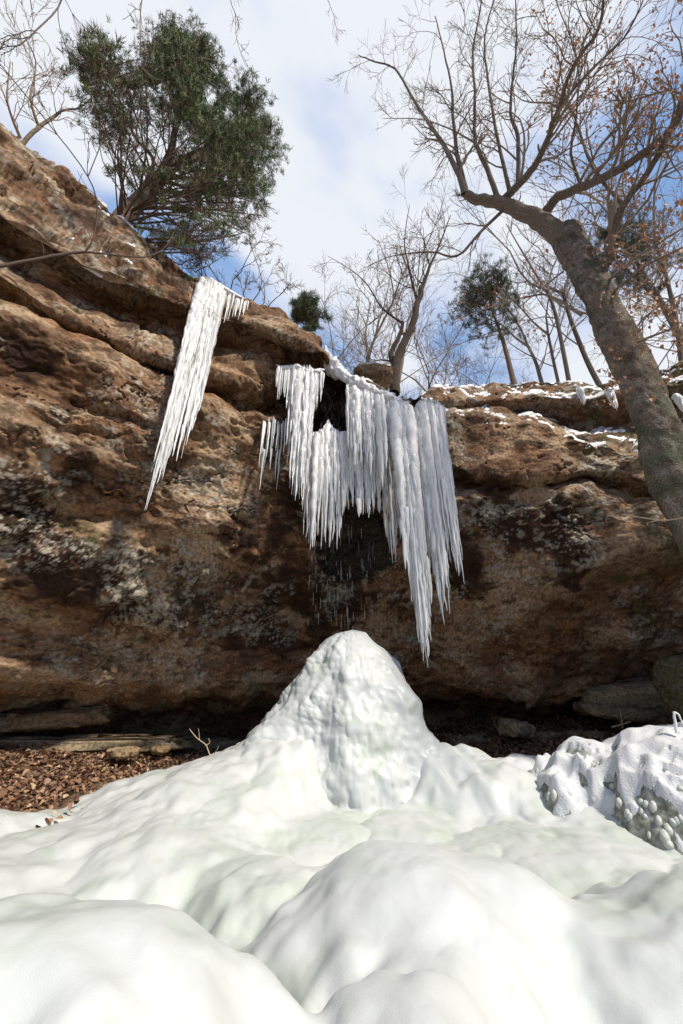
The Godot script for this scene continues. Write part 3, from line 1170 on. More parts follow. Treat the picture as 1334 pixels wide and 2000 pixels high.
func build_frozen_fall() -> void:
	var fall := thing("frozen_waterfall", "frozen waterfall of white icicle curtains hanging from the notch in the cliff brow", "frozen waterfall", at_r(700, 745, 6.0))
	# snowy ice heaped on the lip
	put("ice_cap", bolster([[634, 672, 6.0, 0.03], [642, 700, 5.97, 0.11], [652, 720, 5.92, 0.15], [676, 738, 5.9, 0.10], [705, 752, 5.9, 0.13], [735, 766, 5.92, 0.07], [765, 780, 5.92, 0.11], [800, 792, 5.95, 0.05]], 3.0, 0.75), M.fall, fall)
	put("ice_cap", bolster([[538, 712, 5.85, 0.02], [556, 719, 5.76, 0.035], [580, 717, 5.74, 0.06], [605, 727, 5.74, 0.05], [640, 722, 5.85, 0.06]], 9.0, 0.7), M.fall, fall)
	# fringe and narrow curtain beside the spout
	curtain(fall, [[541, 714, 752], [549, 716, 790], [556, 717, 762], [566, 718, 800], [576, 718, 790]], 5.74, 0.05, 18, Vector2(0.012, 0.03), 0.6, 0.2, false)
	curtain(fall, [[570, 718, 850], [580, 720, 930], [590, 721, 965], [602, 722, 1000], [614, 722, 930]], 5.78, 0.07, 24, Vector2(0.04, 0.075), 0.45, 0.55)
	curtain(fall, [[612, 722, 780], [622, 722, 806], [634, 724, 770]], 5.78, 0.05, 9, Vector2(0.015, 0.03), 0.5, 0.2, false)
	# the curtain one step further in, below the spout
	curtain(fall, [[600, 850, 1045], [614, 850, 1085], [626, 846, 1050], [635, 836, 1070], [641, 824, 1064], [648, 838, 1056], [664, 850, 1050], [676, 852, 992]], 6.15, 0.10, 36, Vector2(0.035, 0.085), 0.4, 0.72)
	curtain(fall, [[664, 845, 985], [690, 850, 1005], [715, 855, 1014], [735, 860, 998], [752, 870, 985]], 6.15, 0.10, 26, Vector2(0.035, 0.08), 0.42, 0.62)
	# the great upper curtain
	curtain(fall, [[676, 752, 868], [690, 756, 920], [705, 760, 900], [722, 766, 915], [738, 770, 960], [755, 776, 900], [770, 780, 880]], 5.92, 0.09, 40, Vector2(0.04, 0.09), 0.5, 0.74)
	# the long columns
	curtain(fall, [[766, 784, 1040], [774, 786, 1180], [784, 788, 1320], [793, 790, 1262], [801, 796, 1225]], 5.95, 0.11, 44, Vector2(0.045, 0.095), 0.34, 0.80)
	curtain(fall, [[807, 806, 1090], [815, 792, 1195], [826, 786, 1215], [836, 783, 1100], [848, 788, 1120], [858, 790, 1146], [863, 796, 1060]], 6.22, 0.09, 42, Vector2(0.04, 0.085), 0.36, 0.76)
	# a thinner veil behind them
	curtain(fall, [[742, 872, 1050], [752, 872, 1095], [766, 872, 1080], [778, 872, 1000]], 6.5, 0.05, 16, Vector2(0.03, 0.055), 0.4, 0.6)
	curtain(fall, [[862, 792, 815], [866, 792, 838], [869, 794, 812]], 6.2, 0.03, 5, Vector2(0.010, 0.018), 0.4, 0.2, false)

	# glassy icicles in the recess
	var fringe := thing("icicle_fringe", "row of thin clear icicles in the dark recess beside the frozen waterfall", "icicles", at_r(555, 815, 6.2))
	for k in 46:
		var x := rng.randf_range(513, 602)
		var tier := rng.randi() % 2
		var y := (818.0 + (x - 515) * 0.05 if tier == 0 else 872.0) + rng.randf_range(-6, 10)
		var top := at_r(x, y, 6.0 + tier * 0.1 + rng.randf_range(-0.04, 0.06))
		var low := drop_to(top, y + rng.randf_range(22, 90))
		var sh := Shape.new()
		icicle(sh, top, top.y - low, rng.randf_range(0.010, 0.022), rng.randf() * 900.0, 0.8)
		put("icicle", sh, M.fall if rng.randf() < 0.4 else M.clear, fringe)

	# the long mass hanging from the bare brow
	var mass := thing("hanging_ice", "long tapering slab of ice hanging alone from the bare cliff brow", "icicle mass", at_r(420, 560, 5.7))
	curtain(mass, [[393, 546, 950], [400, 548, 985], [408, 552, 960], [416, 556, 905], [424, 560, 900], [432, 565, 860], [440, 570, 810]], 5.48, 0.045, 36, Vector2(0.04, 0.085), 0.45, 0.9, true, 0.3)
	curtain(mass, [[378, 590, 700], [384, 585, 735], [390, 580, 690]], 5.45, 0.03, 8, Vector2(0.018, 0.035), 0.4, 0.3, false)
	curtain(mass, [[446, 572, 640], [452, 574, 625], [462, 580, 620], [474, 584, 625], [486, 588, 606]], 5.5, 0.03, 15, Vector2(0.012, 0.024), 0.6, 0.2, false)
	put("ice_cap", bolster([[388, 540, 5.6, 0.03], [410, 550, 5.52, 0.08], [440, 568, 5.52, 0.07], [488, 588, 5.55, 0.025]], 21.0, 0.3), M.fall, mass)

	for q in [[1130, 756, 795, "stubby icicle clump on the snowy ledge, farther from the beech trunk"], [1188, 756, 806, "forked icicle on the snowy ledge close to the beech trunk"], [1322, 770, 815, "icicle clump under the snow edge behind the beech trunk"]]:
		var c := thing("icicle_clump", q[3], "icicle", at_r(q[0], q[1], 8.2))
		curtain(c, [[q[0] - 5, q[1], q[2] - 8], [q[0], q[1], q[2]], [q[0] + 5, q[1] + 3, q[2] - 14]], 8.0, 0.04, 6, Vector2(0.03, 0.06), 0.5, 0.3, false)


# ---------------------------------------------------------------- trees
# a smooth line through points
func through(pts: Array, per := 5) -> PackedVector3Array:
	var out := PackedVector3Array()
	var m := pts.size()
	for k in m - 1:
		var a: Vector3 = pts[maxi(k - 1, 0)]
		var b: Vector3 = pts[k]
		var c: Vector3 = pts[k + 1]
		var d: Vector3 = pts[mini(k + 2, m - 1)]
		for s in per:
			out.append(b.cubic_interpolate(c, a, d, float(s) / per))
	out.append(pts[m - 1])
	return out


func tapered(count: int, r0: float, r1: float, power := 1.0) -> PackedFloat32Array:
	var out := PackedFloat32Array()
	for k in count:
		out.append(lerpf(r0, r1, pow(float(k) / maxi(count - 1, 1), power)))
	return out


# a branch that wanders and divides; tips gathers the ends
func grow(sh: Shape, p: Vector3, dir: Vector3, length: float, r: float, depth: int, col: Color, up: float, tips: Array, thick := 0.0032, bend := 0.20) -> void:
	var n := 5 if depth > 0 else 4
	var pts := PackedVector3Array([p])
	var d := dir.normalized()
	var q := p
	for k in n:
		d = (d + Vector3(rng.randfn(), rng.randfn(), rng.randfn()) * bend + Vector3.UP * up).normalized()
		q += d * (length / n)
		pts.append(q)
	var rad := tapered(n + 1, r, maxf(r * 0.35, thick))
	sh.tube(pts, rad, 3 if r < 0.012 else (4 if r < 0.03 else 6), col)
	tips.append(q)
	if depth <= 0:
		return
	var kids := rng.randi_range(3, 5)
	for k in kids:
		var f := rng.randf_range(0.2, 1.0)
		var j := clampi(int(f * n), 0, n - 1)
		var at := pts[j].lerp(pts[j + 1], f * n - j)
		var t := (pts[j + 1] - pts[j]).normalized()
		var side := t.cross(Vector3(rng.randfn(), rng.randfn(), rng.randfn())).normalized()
		var nd := (t * rng.randf_range(0.7, 1.2) + side * rng.randf_range(0.5, 0.9)).normalized()
		grow(sh, at, nd, length * rng.randf_range(0.38, 0.66) * (1.15 - 0.4 * f), maxf(r * 0.5, thick), depth - 1, col, up, tips, thick, bend)


# a limb read from the photograph: [x, y] with distances from r_a to r_b, and its own twigs
func limb(parent: Node3D, px: Array, r_a: float, r_b: float, w0: float, w1: float, col: Color, kids: int, kid_len: float, depth: int, tips: Array, up := 0.05, called := "branch") -> void:
	var pts := []
	for k in px.size():
		pts.append(at_r(px[k][0], px[k][1], lerpf(r_a, r_b, float(k) / (px.size() - 1))))
	var line := through(pts, 4)
	var sh := Shape.new()
	var jig := PackedVector3Array()
	for k in line.size():
		jig.append(line[k] + Vector3(rng.randfn(), rng.randfn(), rng.randfn()) * minf(w0 * 0.10, 0.012) * (0.0 if k == 0 else 1.0))
	var fine := Shape.new()
	var rad := tapered(jig.size(), w0, w1, 0.8)
	sh.tube(jig, rad, 9 if w0 > 0.04 else 6, col)
	for k in kids:
		var f := (k + rng.randf()) / kids
		f = lerpf(0.12, 1.0, f)
		var j := clampi(int(f * (jig.size() - 1)), 0, jig.size() - 2)
		var t := (jig[j + 1] - jig[j]).normalized()
		var side := t.cross(Vector3(rng.randfn(), rng.randfn(), rng.randfn())).normalized()
		var nd := (t * rng.randf_range(0.6, 1.1) + side * rng.randf_range(0.5, 1.0) + Vector3.UP * 0.25).normalized()
		grow(fine, jig[j], nd, kid_len * rng.randf_range(0.6, 1.25) * (1.1 - 0.35 * f), clampf(rad[j] * 0.45, 0.005, 0.03), depth, col.lightened(0.0), up, tips)
	var o := put(called, sh, M.bark if w0 > 0.03 else M.twig, parent)
	if fine.v.size():
		put("twigs", fine, M.twig, o, "stuff")


func leaf_mesh(w: float, l: float, curl: float) -> ArrayMesh:
	var sh := Shape.new()
	var outline := [[0.0, 0.0], [0.25, 0.38], [0.55, 0.5], [0.82, 0.28], [1.0, 0.0]]
	for k in outline.size():
		var t: float = outline[k][0]
		var x: float = outline[k][1] * w
		var y := sin(t * PI) * curl * l + 0.15 * curl * l * t
		for s in [-1.0, 0.0, 1.0]:
			sh.v.append(Vector3(x * s, y + absf(s) * x * curl * 1.3, -t * l))
			sh.n.append(Vector3(-s * 0.5, 1, 0.2).normalized())
			sh.c.append(Color.WHITE)
	for k in outline.size() - 1:
		for s in 2:
			var a := k * 3 + s
			for q in [a, a + 3, a + 1, a + 1, a + 3, a + 4]:
				sh.i.append(q)
	return sh.commit()


func build_beech() -> void:
	var foot := at_r(1272, 805, 6.3)
	foot.y = -1.25
	var t := thing("beech_tree", "big leaning bare beech with rough grey-brown trunk and clinging rust leaves", "tree", foot)
	var bark := Color(0.31, 0.24, 0.17)
	var thin := Color(0.30, 0.235, 0.17)
	# trunk: rings with folded bark, a broken top and moss
	var axis := through([foot, foot + Vector3(0.0, 1.6, 0.05), at_r(1318, 930, 6.25), at_r(1272, 805, 6.2), at_r(1227, 700, 6.12), at_r(1178, 595, 6.02), at_r(1140, 525, 5.95), at_r(1114, 478, 5.92), at_r(1103, 452, 5.92)], 16)
	var fold := noise(91, 1.0, 4)
	var moss := noise(92, 1.6, 4)
	var p := PackedVector3Array()
	var cols := PackedColorArray()
	var sides := 64
	var m := axis.size()
	var tan_ := Vector3.UP
	var s := Vector3.RIGHT
	var rings := 0
	for k in m:
		var f := float(k) / (m - 1)
		tan_ = (axis[mini(k + 1, m - 1)] - axis[maxi(k - 1, 0)]).normalized()
		s = (s - tan_ * s.dot(tan_)).normalized()
		var b := tan_.cross(s)
		var r := lerpf(0.31, 0.240, ss(0.0, 0.5, f)) + 0.012 * ss(0.75, 0.92, f)
		if f > 0.96:
			r *= lerpf(1.0, 0.55, (f - 0.96) / 0.04)
		for j in sides:
			var a := TAU * j / sides
			var d := s * cos(a) + b * sin(a)
			var q := axis[k] + d * r
			# bark rolls in collars round the trunk
			var roll := fold.get_noise_3d(q.x * 1.6, q.y * 6.0 + fold.get_noise_3dv(q * 2.0) * 2.5, q.z * 1.6)
			q += d * (roll * 0.05 * (0.25 + 0.75 * ss(0.45, 0.75, f)) + fold.get_noise_3dv(q * Vector3(2.2, 0.9, 2.2)) * 0.06 + fold.get_noise_3dv(q * Vector3(9, 16, 9)) * 0.018)
			if k == m - 1:
				q += tan_ * (0.10 * fold.get_noise_2d(a * 4.0, 3.0) + 0.02)
			p.append(q)
			var c := bark.lerp(Color(0.12, 0.08, 0.05), ss(-0.05, 0.25, moss.get_noise_3dv(q * 2.3 + Vector3(0, 30, 0))) * 0.75).lerp(Color(0.52, 0.45, 0.36), ss(0.05, 0.4, fold.get_noise_3dv(q * Vector3(3, 9, 3) + Vector3(5, 0, 0))) * 0.7)
			c = c.lerp(Color(0.135, 0.155, 0.085), ss(0.05, 0.3, moss.get_noise_3dv(q * 1.3) + 0.25 * ss(0.55, 0.3, f) - 0.06) * 0.7)
			c = c.lerp(Color(0.42, 0.41, 0.36), ss(0.32, 0.45, moss.get_noise_3dv(q * 4.0)) * 0.6)
			cols.append(c)
		rings += 1
	for j in sides:
		p.append(axis[m - 1] - tan_ * 0.04)
		cols.append(Color(0.20, 0.10, 0.05))
	var sh := Shape.new()
	sh.grid(p, sides, rings + 1, true, cols)
	for k in sh.n.size():
		sh.n[k] = -sh.n[k] if sh.n[k].dot(sh.v[k] - axis[mini(k / sides, m - 1)]) < 0.0 else sh.n[k]
	put("trunk", sh, M.bark, t)
	var tips := []
	# the heavy arm over the fall
	limb(t, [[1125, 492], [1095, 462], [1060, 435], [1030, 420], [995, 404], [960, 394], [930, 388], [906, 379]], 5.95, 5.15, 0.215, 0.085, bark, 3, 0.6, 1, [], 0.05)
	limb(t, [[907, 380], [897, 345], [867, 285], [837, 240], [802, 185], [772, 135], [732, 120], [700, 108]], 5.15, 4.2, 0.07, 0.012, thin, 16, 1.3, 2, [])
	limb(t, [[910, 375], [894, 310], [889, 270], [884, 220], [882, 175], [867, 100], [850, 30]], 5.16, 4.0, 0.06, 0.012, thin, 14, 1.3, 2, [])
	limb(t, [[974, 390], [952, 330], [929, 280], [927, 225], [927, 175], [924, 100], [937, 25], [945, -60]], 5.45, 3.9, 0.06, 0.012, thin, 16, 1.3, 2, [])
	limb(t, [[929, 280], [880, 252], [832, 235], [790, 231], [747, 232]], 5.1, 4.9, 0.025, 0.006, thin, 9, 0.9, 2, [])
	limb(t, [[978, 396], [1027, 345], [1052, 310], [1077, 250], [1092, 210], [1117, 135], [1167, 60], [1182, -10]], 5.5, 4.2, 0.085, 0.014, thin, 16, 1.3, 2, [])
	limb(t, [[1012, 355], [1012, 270], [997, 220], [1002, 150], [1009, 75], [1007, -10]], 5.4, 4.2, 0.05, 0.010, thin, 14, 1.2, 2, [])
	limb(t, [[995, 372], [972, 270], [952, 150], [947, 75], [967, -10]], 5.4, 4.2, 0.045, 0.010, thin, 14, 1.2, 2, [])
	limb(t, [[1092, 210], [1142, 150], [1217, 75], [1257, 0]], 5.0, 4.4, 0.035, 0.008, thin, 10, 1.2, 2, [])
	limb(t, [[1058, 420], [1092, 385], [1137, 365], [1192, 340], [1242, 310], [1282, 280], [1317, 245], [1344, 190], [1390, 110]], 5.85, 5.4, 0.10, 0.03, thin, 16, 1.3, 2, tips)
	limb(t, [[1137, 365], [1115, 300], [1125, 230], [1128, 120], [1085, 0]], 5.8, 4.8, 0.032, 0.008, thin, 12, 1.2, 2, tips)
	limb(t, [[1165, 522], [1192, 505], [1188, 478], [1199, 450], [1217, 400], [1257, 350], [1297, 280], [1334, 190], [1370, 100]], 5.95, 5.6, 0.085, 0.03, thin, 16, 1.3, 2, tips)
	limb(t, [[1217, 400], [1160, 330], [1130, 250], [1100, 170], [1085, 60]], 5.9, 5.2, 0.035, 0.008, thin, 12, 1.1, 2, tips)
	limb(t, [[985, 408], [937, 455], [892, 500], [842, 492], [767, 500], [720, 520]], 5.5, 4.8, 0.04, 0.006, thin, 12, 0.8, 2, [])
	limb(t, [[1100, 530], [1050, 570], [1000, 612]], 5.9, 5.2, 0.018, 0.006, thin, 6, 0.6, 1, tips)
	limb(t, [[1136, 616], [1073, 577], [1030, 580], [975, 595], [884, 626]], 5.9, 5.0, 0.025, 0.005, thin, 9, 0.6, 1, tips)
	limb(t, [[1185, 550], [1240, 505], [1334, 445], [1400, 410]], 5.9, 5.3, 0.026, 0.008, thin, 9, 0.8, 2, tips)
	limb(t, [[1195, 572], [1260, 520], [1334, 483], [1420, 440]], 5.9, 5.2, 0.024, 0.008, thin, 9, 0.8, 2, tips)
	limb(t, [[1245, 668], [1290, 650], [1334, 637], [1400, 620]], 5.9, 5.2, 0.022, 0.007, thin, 8, 0.7, 2, tips)
	limb(t, [[1052, 312], [1053, 296], [1051, 283]], 5.35, 5.3, 0.025, 0.015, Color(0.10, 0.06, 0.04), 0, 0.5, 0, [], 0.05, "dead_stub")
	# a low leafy spray crossing the trunk
	limb(t, [[1370, 560], [1300, 590], [1250, 630], [1225, 690]], 5.2, 5.3, 0.012, 0.004, thin, 12, 0.55, 1, tips)
	limb(t, [[1390, 640], [1334, 650], [1270, 735], [1220, 760]], 5.1, 5.3, 0.012, 0.004, thin, 14, 0.5, 1, tips)
	limb(t, [[1400, 1015], [1334, 1012], [1290, 1016], [1215, 1005]], 4.6, 4.8, 0.010, 0.004, Color(0.42, 0.33, 0.24), 3, 0.2, 0, tips)
	var where := []
	var tint := []
	for q in tips:
		for k in rng.randi_range(0, 2):
			var b := Basis.from_euler(Vector3(rng.randf_range(-1.9, -0.6), rng.randf() * TAU, rng.randf_range(-0.5, 0.5))).scaled(Vector3.ONE * rng.randf_range(0.6, 1.1))
			where.append(Transform3D(b, q + Vector3(rng.randfn(), rng.randfn(), rng.randfn()) * 0.03))
			tint.append(Color(0.50, 0.22, 0.10).lerp(Color(0.62, 0.38, 0.22), rng.randf()))
	copies("leaves", leaf_mesh(0.045, 0.075, 0.25), M.leaf, where, tint, t)


func tuft_mesh(seed_: int, blades: int, size: float) -> ArrayMesh:
	var g := RandomNumberGenerator.new()
	g.seed = seed_
	var sh := Shape.new()
	for k in blades:
		var d := Vector3(g.randfn() * 0.55, 0.8 + g.randf() * 0.5, g.randfn() * 0.55).normalized()
		var s := d.cross(Vector3(g.randfn(), g.randfn(), g.randfn())).normalized() * size * 0.024
		var p := Vector3(g.randfn(), g.randfn(), g.randfn()) * size * 0.16
		var e := p + d * size * g.randf_range(0.5, 1.0)
		var mid := p.lerp(e, 0.5) + s.cross(d).normalized() * size * 0.024
		var o := sh.v.size()
		for q in [p - s * 0.5, p + s * 0.5, mid - s, mid + s, e]:
			sh.v.append(q)
			sh.n.append((s.cross(d).normalized() + Vector3.UP * 0.3).normalized())
			sh.c.append(Color.WHITE)
		for q in [0, 2, 1, 1, 2, 3, 2, 4, 3]:
			sh.i.append(o + q)
	return sh.commit()


func inside(poly: PackedVector2Array, p: Vector2) -> bool:
	return Geometry2D.is_point_in_polygon(p, poly)


func build_cedar() -> void:
	var foot := at_r(232, 438, 6.25)
	var t := thing("cedar_tree", "big shaggy evergreen cedar leaning out over the bare cliff brow", "tree", foot)
	var bark := Color(0.42, 0.29, 0.20)
	var trunk := through([foot - Vector3(0.1, 0.5, 0.3), foot, at_r(285, 380, 6.05), at_r(325, 335, 5.85), at_r(350, 318, 5.75), at_r(400, 300, 5.6), at_r(440, 280, 5.45), at_r(470, 230, 5.3)], 6)
	var sh := Shape.new()
	sh.tube(trunk, tapered(trunk.size(), 0.215, 0.05, 0.8), 12, bark)
	put("trunk", sh, M.bark, t)
	var stem := through([trunk[14], at_r(335, 290, 5.75), at_r(345, 220, 5.5), at_r(360, 140, 5.2), at_r(370, 80, 4.9)], 5)
	sh = Shape.new()
	sh.tube(stem, tapered(stem.size(), 0.10, 0.02, 0.8), 8, bark)
	put("trunk", sh, M.bark, t)
	var stem2 := through([trunk[8], at_r(300, 320, 6.0), at_r(265, 270, 6.0), at_r(235, 200, 5.9), at_r(215, 130, 5.8)], 5)
	sh = Shape.new()
	sh.tube(stem2, tapered(stem2.size(), 0.06, 0.012, 0.8), 6, bark)
	put("trunk", sh, M.bark, t)
	var crown := PackedVector2Array([Vector2(135, 100), Vector2(190, 78), Vector2(235, 110), Vector2(270, 80), Vector2(330, 50), Vector2(390, 45), Vector2(430, 100), Vector2(470, 140), Vector2(520, 170), Vector2(540, 240), Vector2(558, 300), Vector2(565, 375), Vector2(545, 440), Vector2(505, 480), Vector2(440, 510), Vector2(385, 520), Vector2(330, 470), Vector2(300, 400), Vector2(250, 330), Vector2(200, 260), Vector2(150, 190)])
	var green := PackedVector2Array([Vector2(300, 50), Vector2(390, 40), Vector2(470, 130), Vector2(530, 170), Vector2(570, 370), Vector2(530, 410), Vector2(470, 380), Vector2(430, 310), Vector2(400, 250), Vector2(330, 180), Vector2(300, 120)])
	var where := []
	var tint := []
	var spine := []
	for q in trunk:
		spine.append(q)
	for q in stem:
		spine.append(q)
	for q in stem2:
		spine.append(q)
	var made := 0
	var tries := 0
	var wood := Shape.new()
	var count := 0
	var patch := noise(95, 1.0, 2)
	while made < 230 and tries < 4000:
		tries += 1
		var px := Vector2(rng.randf_range(130, 570), rng.randf_range(40, 525))
		if not inside(crown, px):
			continue
		var depth := rng.randf_range(-1.0, 1.0)
		if px.x < 370 and px.y > 290 and (depth < 0.3 or rng.randf() < 0.6):
			continue
		px = Vector2(375, 290) + (px - Vector2(375, 290)) * 0.94
		var e := at_r(px.x, px.y, 5.55 + depth * 1.2 - (300.0 - px.y) * 0.0016)
		# root of the branch: a near point of the spine, lower than the end
		var best := Vector3.ZERO
		var close := 1e9
		for q in spine:
			var v: Vector3 = e - q
			var d := v.length() + maxf(0.0, -v.y) * 1.5 + rng.randf() * 1.3
			if d < close:
				close = d
				best = q
		var mid := best.lerp(e, 0.55) - Vector3(0, 0.12, 0) + Vector3(rng.randfn(), rng.randfn(), rng.randfn()) * 0.10
		var line := through([best, mid, e], 5)
		var rr := clampf(best.distance_to(e) * 0.012, 0.009, 0.03)
		var b := Shape.new()
		b.tube(line, tapered(line.size(), rr, 0.004), 4, Color(0.14, 0.085, 0.055))
		var rich := 1.0 if inside(green, px) else 0.0
		var lush := rich > 0.5 or rng.randf() < (0.55 if px.x < 250 and px.y < 230 else 0.14)
		var ends := []
		for k in 9:
			var f := rng.randf_range(0.35, 1.0)
			var j := clampi(int(f * (line.size() - 1)), 0, line.size() - 2)
			var dir := ((line[j + 1] - line[j]).normalized() + Vector3(rng.randfn(), rng.randfn(), rng.randfn()) * 0.55 + Vector3.UP * 0.25).normalized()
			grow(b, line[j], dir, rng.randf_range(0.22, 0.46), 0.006, 1, Color(0.13, 0.08, 0.055), 0.06, ends, 0.003)
		put("branch", b, M.twig, t)
		for q in ends:
			if (not lush and rng.randf() < 0.88) or rng.randf() < 0.34:
				continue
			for k in 1:
				var bs := Basis.from_euler(Vector3(rng.randf_range(-0.7, 0.7), rng.randf() * TAU, rng.randf_range(-0.7, 0.7))).scaled(Vector3.ONE * rng.randf_range(0.7, 1.35))
				where.append(Transform3D(bs, q + Vector3(rng.randfn(), rng.randfn(), rng.randfn()) * 0.09))
				var g := Color(0.045, 0.080, 0.020).lerp(Color(0.12, 0.155, 0.040), rng.randf())
				if rng.randf() < (0.10 if rich > 0.5 else 0.35):
					g = Color(0.10, 0.075, 0.03)
				tint.append(g)
		made += 1
	copies("foliage", tuft_mesh(5, 36, 0.17), M.needle, where, tint, t)


# a bare tree on the plateau: base column of the photograph, distance, height, girth
func bare_tree(px: float, r: float, height: float, girth: float, label: String, group: String, lean := Vector3.ZERO, forks := 2, detail := 2, pale := 0.0) -> void:
	var d := ray(px, 740.0)
	var a := atan2(d.x, -d.z)
	var rim := along(lines[2], a)
	var y := rim.y + 0.10 + maxf(0.0, r - rim.x - 1.1) * 0.07
	var foot := Vector3(sin(a) * r, y - 0.1, -cos(a) * r)
	var t := thing("bare_tree", label, "tree", foot, group)
	var col := Color(0.17, 0.125, 0.09).lerp(Color(0.36, 0.30, 0.23), pale)
	var pts := [foot]
	var dir := (Vector3.UP + lean).normalized()
	for k in 5:
		dir = (dir + Vector3(rng.randfn(), 0, rng.randfn()) * 0.07 + Vector3.UP * 0.04).normalized()
		pts.append(pts[-1] + dir * height * 0.12)
	var line := through(pts, 4)
	var sh := Shape.new()
	sh.tube(line, tapered(line.size(), girth, girth * 0.62), 8, col)
	put("trunk", sh, M.bark, t)
	for k in forks + 3:
		var b := Shape.new()
		var f := 1.0 if k < forks else rng.randf_range(0.35, 0.95)
		var at := line[clampi(int(f * (line.size() - 1)), 0, line.size() - 1)]
		var ang := TAU * k / forks + rng.randf()
		var nd := (dir + Vector3(cos(ang), 0.15, sin(ang)) * (0.38 if k < forks else 0.9)).normalized()
		grow(b, at, nd, height * (0.55 if k < forks else 0.3), girth * (0.55 if k < forks else 0.28), detail + 1, col.lerp(Color(0.28, 0.22, 0.17), 0.5), 0.07, [], 0.004, 0.16)
		put("branch", b, M.twig, t)


func evergreen(px: float, py: float, r: float, height: float, w: float, label: String, bare: float, lean := Vector3.ZERO) -> void:
	var foot := at_r(px, py, r) - Vector3(0, 0.15, 0)
	var t := thing("cedar_tree", label, "tree", foot)
	var top := foot + (Vector3.UP + lean).normalized() * height
	var line := through([foot, foot.lerp(top, 0.35) + Vector3(0.05, 0, 0), foot.lerp(top, 0.7), top], 5)
	var sh := Shape.new()
	sh.tube(line, tapered(line.size(), height * 0.018, 0.015), 8, Color(0.26, 0.17, 0.115))
	put("trunk", sh, M.bark, t)
	var where := []
	var tint := []
	for k in 56:
		var f := lerpf(bare, 1.0, pow((k + rng.randf()) / 56.0, 0.8))
		var at := line[clampi(int(f * (line.size() - 1)), 0, line.size() - 1)].lerp(line[-1], 0.0)
		at = foot.lerp(top, f) if f > 0.9 else at
		var a := rng.randf() * TAU
		var reach := w * (0.25 + 0.75 * sin(clampf((f - bare) / (1.0 - bare), 0.0, 1.0) * PI * 0.86 + 0.3)) * rng.randf_range(0.5, 1.1)
		var ends := []
		var b := Shape.new()
		grow(b, at, Vector3(cos(a), 0.45, sin(a)), reach, 0.014, 2, Color(0.13, 0.085, 0.06), 0.07, ends, 0.005)
		put("branch", b, M.twig, t)
		for q in ends:
			if rng.randf() < 0.5:
				continue
			var bs := Basis.from_euler(Vector3(rng.randf_range(-0.6, 0.6), rng.randf() * TAU, rng.randf_range(-0.6, 0.6))).scaled(Vector3.ONE * rng.randf_range(0.7, 1.3))
			where.append(Transform3D(bs, q))
			tint.append(Color(0.030, 0.055, 0.018).lerp(Color(0.08, 0.10, 0.03), rng.randf()))
	copies("foliage", tuft_mesh(6, 30, 0.18), M.needle, where, tint, t)


